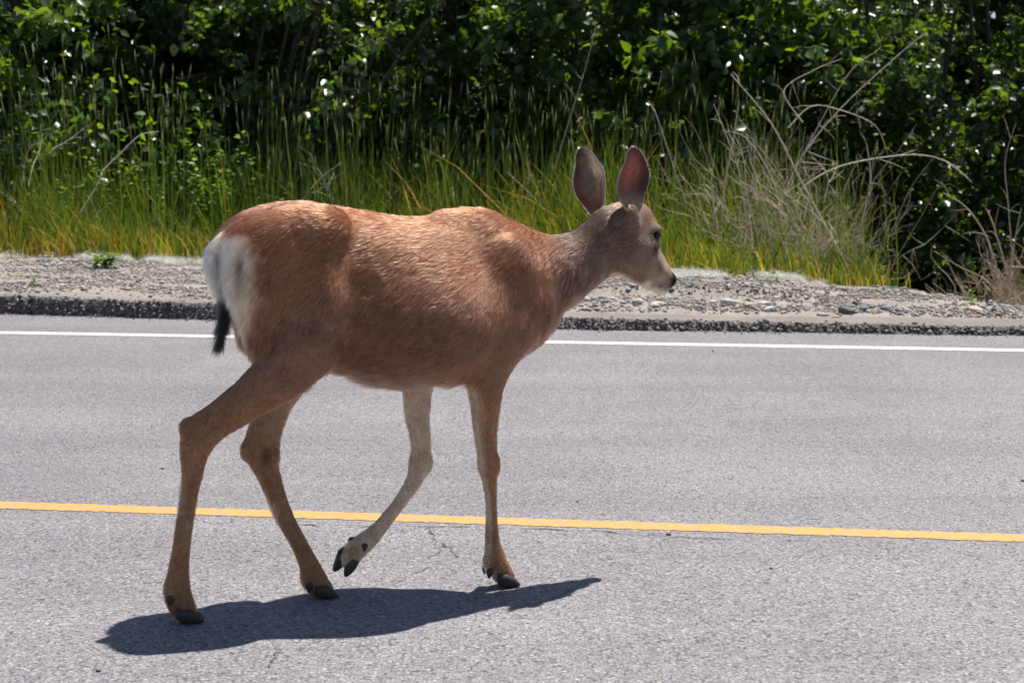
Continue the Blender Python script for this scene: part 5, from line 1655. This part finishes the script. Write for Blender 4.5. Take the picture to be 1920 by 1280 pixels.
dry_bush('arched_dead_stem', 'single arched white dead stem bowing over the grass', (182, 470, 170, 200), 12.0,
         [([(150, 400), (182, 349), (194, 320), (223, 291), (262, 254), (298, 247)], .008)], 4, (-.3, .4), .5, 8, M_TWIG, .004, 'dead stem')
dry_bush('dead_twigs', "crossed white dead twigs just above the deer's rump", (615, 480, 570, 650), 12.0,
         [([(622, 385), (605, 335), (581, 286)], .010), ([(570, 372), (600, 335), (640, 305)], .006), ([(585, 380), (612, 345), (645, 322)], .006), ([(560, 380), (590, 360), (625, 372)], .006), ([(625, 380), (615, 350), (600, 330)], .006)], 9, (-.7, .7), .6, 9, M_TWIG, .0045)
dry_bush('broken_stalk', "short broken white stalk forming a peak above the deer's back", (845, 470, 838, 852), 12.0,
         [([(832, 400), (840, 375), (848, 352)], .009), ([(848, 352), (852, 378), (856, 400)], .007), ([(820, 402), (818, 388)], .006)], 0, (-.2, .2), .4, 10, M_TWIG, .004, 'dead stem', 1)
dry_bush('dead_twigs', 'fan of dead twigs leaning left behind the deer\'s neck', (1030, 480, 980, 1060), 12.0,
         [([(1040, 420), (1000, 370), (950, 322)], .008), ([(1030, 400), (1005, 350), (985, 300)], .006), ([(1010, 440), (960, 395), (905, 365)], .005), ([(1030, 350), (1060, 250), (1100, 120), (1118, 40)], .005), ([(992, 345), (990, 310), (986, 285)], .006)], 14, (-1.0, .2), .55, 11, M_TWIG, .004)
dry_bush('dead_twigs', "two pale slanting stalks rising to the right of the deer's ear", (1270, 470, 1240, 1310), 12.0,
         [([(1300, 420), (1262, 310), (1230, 215), (1215, 190)], .006), ([(1290, 400), (1255, 330), (1235, 240)], .005)], 6, (-.5, .3), .7, 12, M_TWIG, .004)

# stick on the gravel
p, ra = px_path([(1640, 532), (1690, 534), (1738, 537)], 10.15, 8, .008, .005)
for i in range(len(p)): p[i, 2] = float(height_xy(p[i, 0], p[i, 1])) + .012
v, f = tubes([(p, ra)], 6)
tag(mesh_np('fallen_stick', v, f, M_TWIG, smooth=True), 'pale straight stick lying on the gravel at the end of the grass', 'stick')

# ------------------------------------------------------------------ leafy weeds
def weed(px, Y, h, n_st, seed, label, leaf=.028, per=26, col=(.17, .33, .06), name='leafy_weed', spread=.10, group=None, py=None):
    r = np.random.default_rng(seed)
    if py is not None:
        zz = .1
        for _ in range(6):
            g_ = ground(px, py, zz); zz = float(height_xy(g_[0], g_[1]))
        base = np.array([g_[0], g_[1], zz])
    else:
        base = gbase(px, Y)
    root = empty(name, base); tag(root, label, 'weed', group)
    LP, LD, LN_, ST_ = [], [], [], []
    for s in range(n_st):
        b0 = np.array([*r.normal(0, spread * .5, 2), -.02]); H_ = h * r.uniform(.6, 1.05)
        e = b0 + np.array([*r.normal(0, spread, 2), H_])
        pth = catmull(np.array([b0, (b0 + e) / 2 + r.normal(0, .02, 3), e]), 8)
        ST_.append((pth, np.linspace(.003, .001, 8) * min(1, h * 2)))
        u = r.uniform(.12, 1.0, per)
        pp = np.stack([np.interp(u * 7, np.arange(8), pth[:, c]) for c in range(3)], 1)
        az = r.uniform(0, 6.28, per)
        d = np.stack([np.cos(az), np.sin(az), r.uniform(-.1, .7, per)], 1)
        LP.append(pp + d * .012); LD.append(d); LN_.append(np.array([0, 0, 1.]) + r.normal(0, .35, (per, 3)))
    v, f = tubes(ST_, 4)
    mesh_np('stems', v, f, M_GRASS, root, cols=np.tile(np.array(col) * .9, (len(v), 1)))
    LP = np.vstack(LP); n = len(LP)
    lv, lf = leaves_arrays(LP, np.vstack(LD), np.vstack(LN_), leaf * r.uniform(.6, 1.3, n))
    c = np.array(col) * r.uniform(.7, 1.3, (n, 1))
    lo = mesh_np('leaves', lv, lf, M_GRASS, root, cols=np.repeat(c, len(LV), 0)); lo['kind'] = 'stuff'
weed(420, 12.1, .98, 13, 1, 'tall bright green leafy weed beside the leaning brown stems', .045, 46, spread=.16)
weed(480, 12.2, .84, 11, 2, 'leafy weed a little shorter beside the tallest one', .042, 40, spread=.13)
weed(370, 12.4, .76, 8, 3, 'small-leaved weed growing out of the tall grass', .036, 34, spread=.12)
weed(540, 12.2, .66, 9, 4, "low leafy weed right above the deer's rump", .038, 34, spread=.12)
weed(700, 12.2, .52, 8, 5, 'leafy weed showing over the middle of the deer\'s back', .036, 30, spread=.12)
weed(760, 12.4, .48, 5, 6, "leafy weed over the deer's back beside the broken stalk", .036, 30, spread=.12)
weed(950, 12.2, .46, 5, 7, "leafy weed above the deer's shoulder", .034, 28, spread=.12)
weed(110, 12.5, .80, 8, 21, 'tall small-leaved weed behind the thin white dead twigs', .036, 40, (.14, .27, .06), spread=.2)
weed(250, 12.6, .90, 9, 22, 'tall loose weed just beyond the arched dead stem', .034, 42, (.13, .25, .05), spread=.2)
weed(600, 12.7, .85, 8, 23, 'weed rising behind the crossed dead twigs', .040, 40, (.15, .30, .06), spread=.18)
weed(840, 12.8, .80, 8, 24, 'weed rising behind the broken white stalk', .040, 40, (.14, .28, .06), spread=.18)
weed(1010, 12.9, .75, 7, 25, 'weed in the shade behind the fan of dead twigs', .042, 36, (.14, .27, .05), spread=.18)
weed(1150, 12.5, .70, 8, 26, "leafy weed between the deer's two ears", .040, 36, (.15, .29, .06), spread=.16)
weed(1330, 12.4, .66, 8, 27, 'leafy weed at the near end of the pale branch tangle', .042, 34, (.16, .30, .06), spread=.16)
weed(1600, 11.0, .34, 7, 8, 'broad-leaved yellow green weed at the end of the grass bank', .05, 16, (.20, .28, .05), spread=.12)
weed(1640, 10.9, .30, 6, 9, 'low green weed spilling over the end of the grass bank', .04, 18, (.16, .27, .05), spread=.12)
weed(1705, 0, .22, 3, 10, 'upright little weed on the gravel crest beside the hollow', .034, 14, (.17, .27, .06), spread=.03, py=531)
weed(1762, 0, .20, 3, 11, 'little weed on the slope at the brink of the hollow', .032, 14, (.14, .25, .05), spread=.04, py=549)
weed(1820, 0, .10, 3, 12, 'tiny weed at the foot of the straw clump', .026, 9, (.14, .25, .05), spread=.03, py=562)
weed(60, 0, .065, 3, 13, 'tiny green sprout alone on the gravel', .026, 8, (.16, .27, .06), spread=.03, py=534)
weed(205, 0, .13, 8, 14, 'dark green grassy tuft at the front of the grass', .05, 10, (.10, .19, .03), spread=.06, py=500)
weed(1452, 0, .09, 4, 15, 'small green sprout on the gravel below the dry bush', .024, 10, (.15, .26, .05), spread=.03, py=530)
weed(1432, 0, .07, 3, 16, 'dark little sprout beside the small green sprout', .022, 9, (.10, .18, .04), spread=.03, py=531)
weed(20, 0, .05, 3, 17, 'small cluster of seedlings at the left of the lone sprout', .02, 8, (.17, .26, .07), spread=.05, py=522)
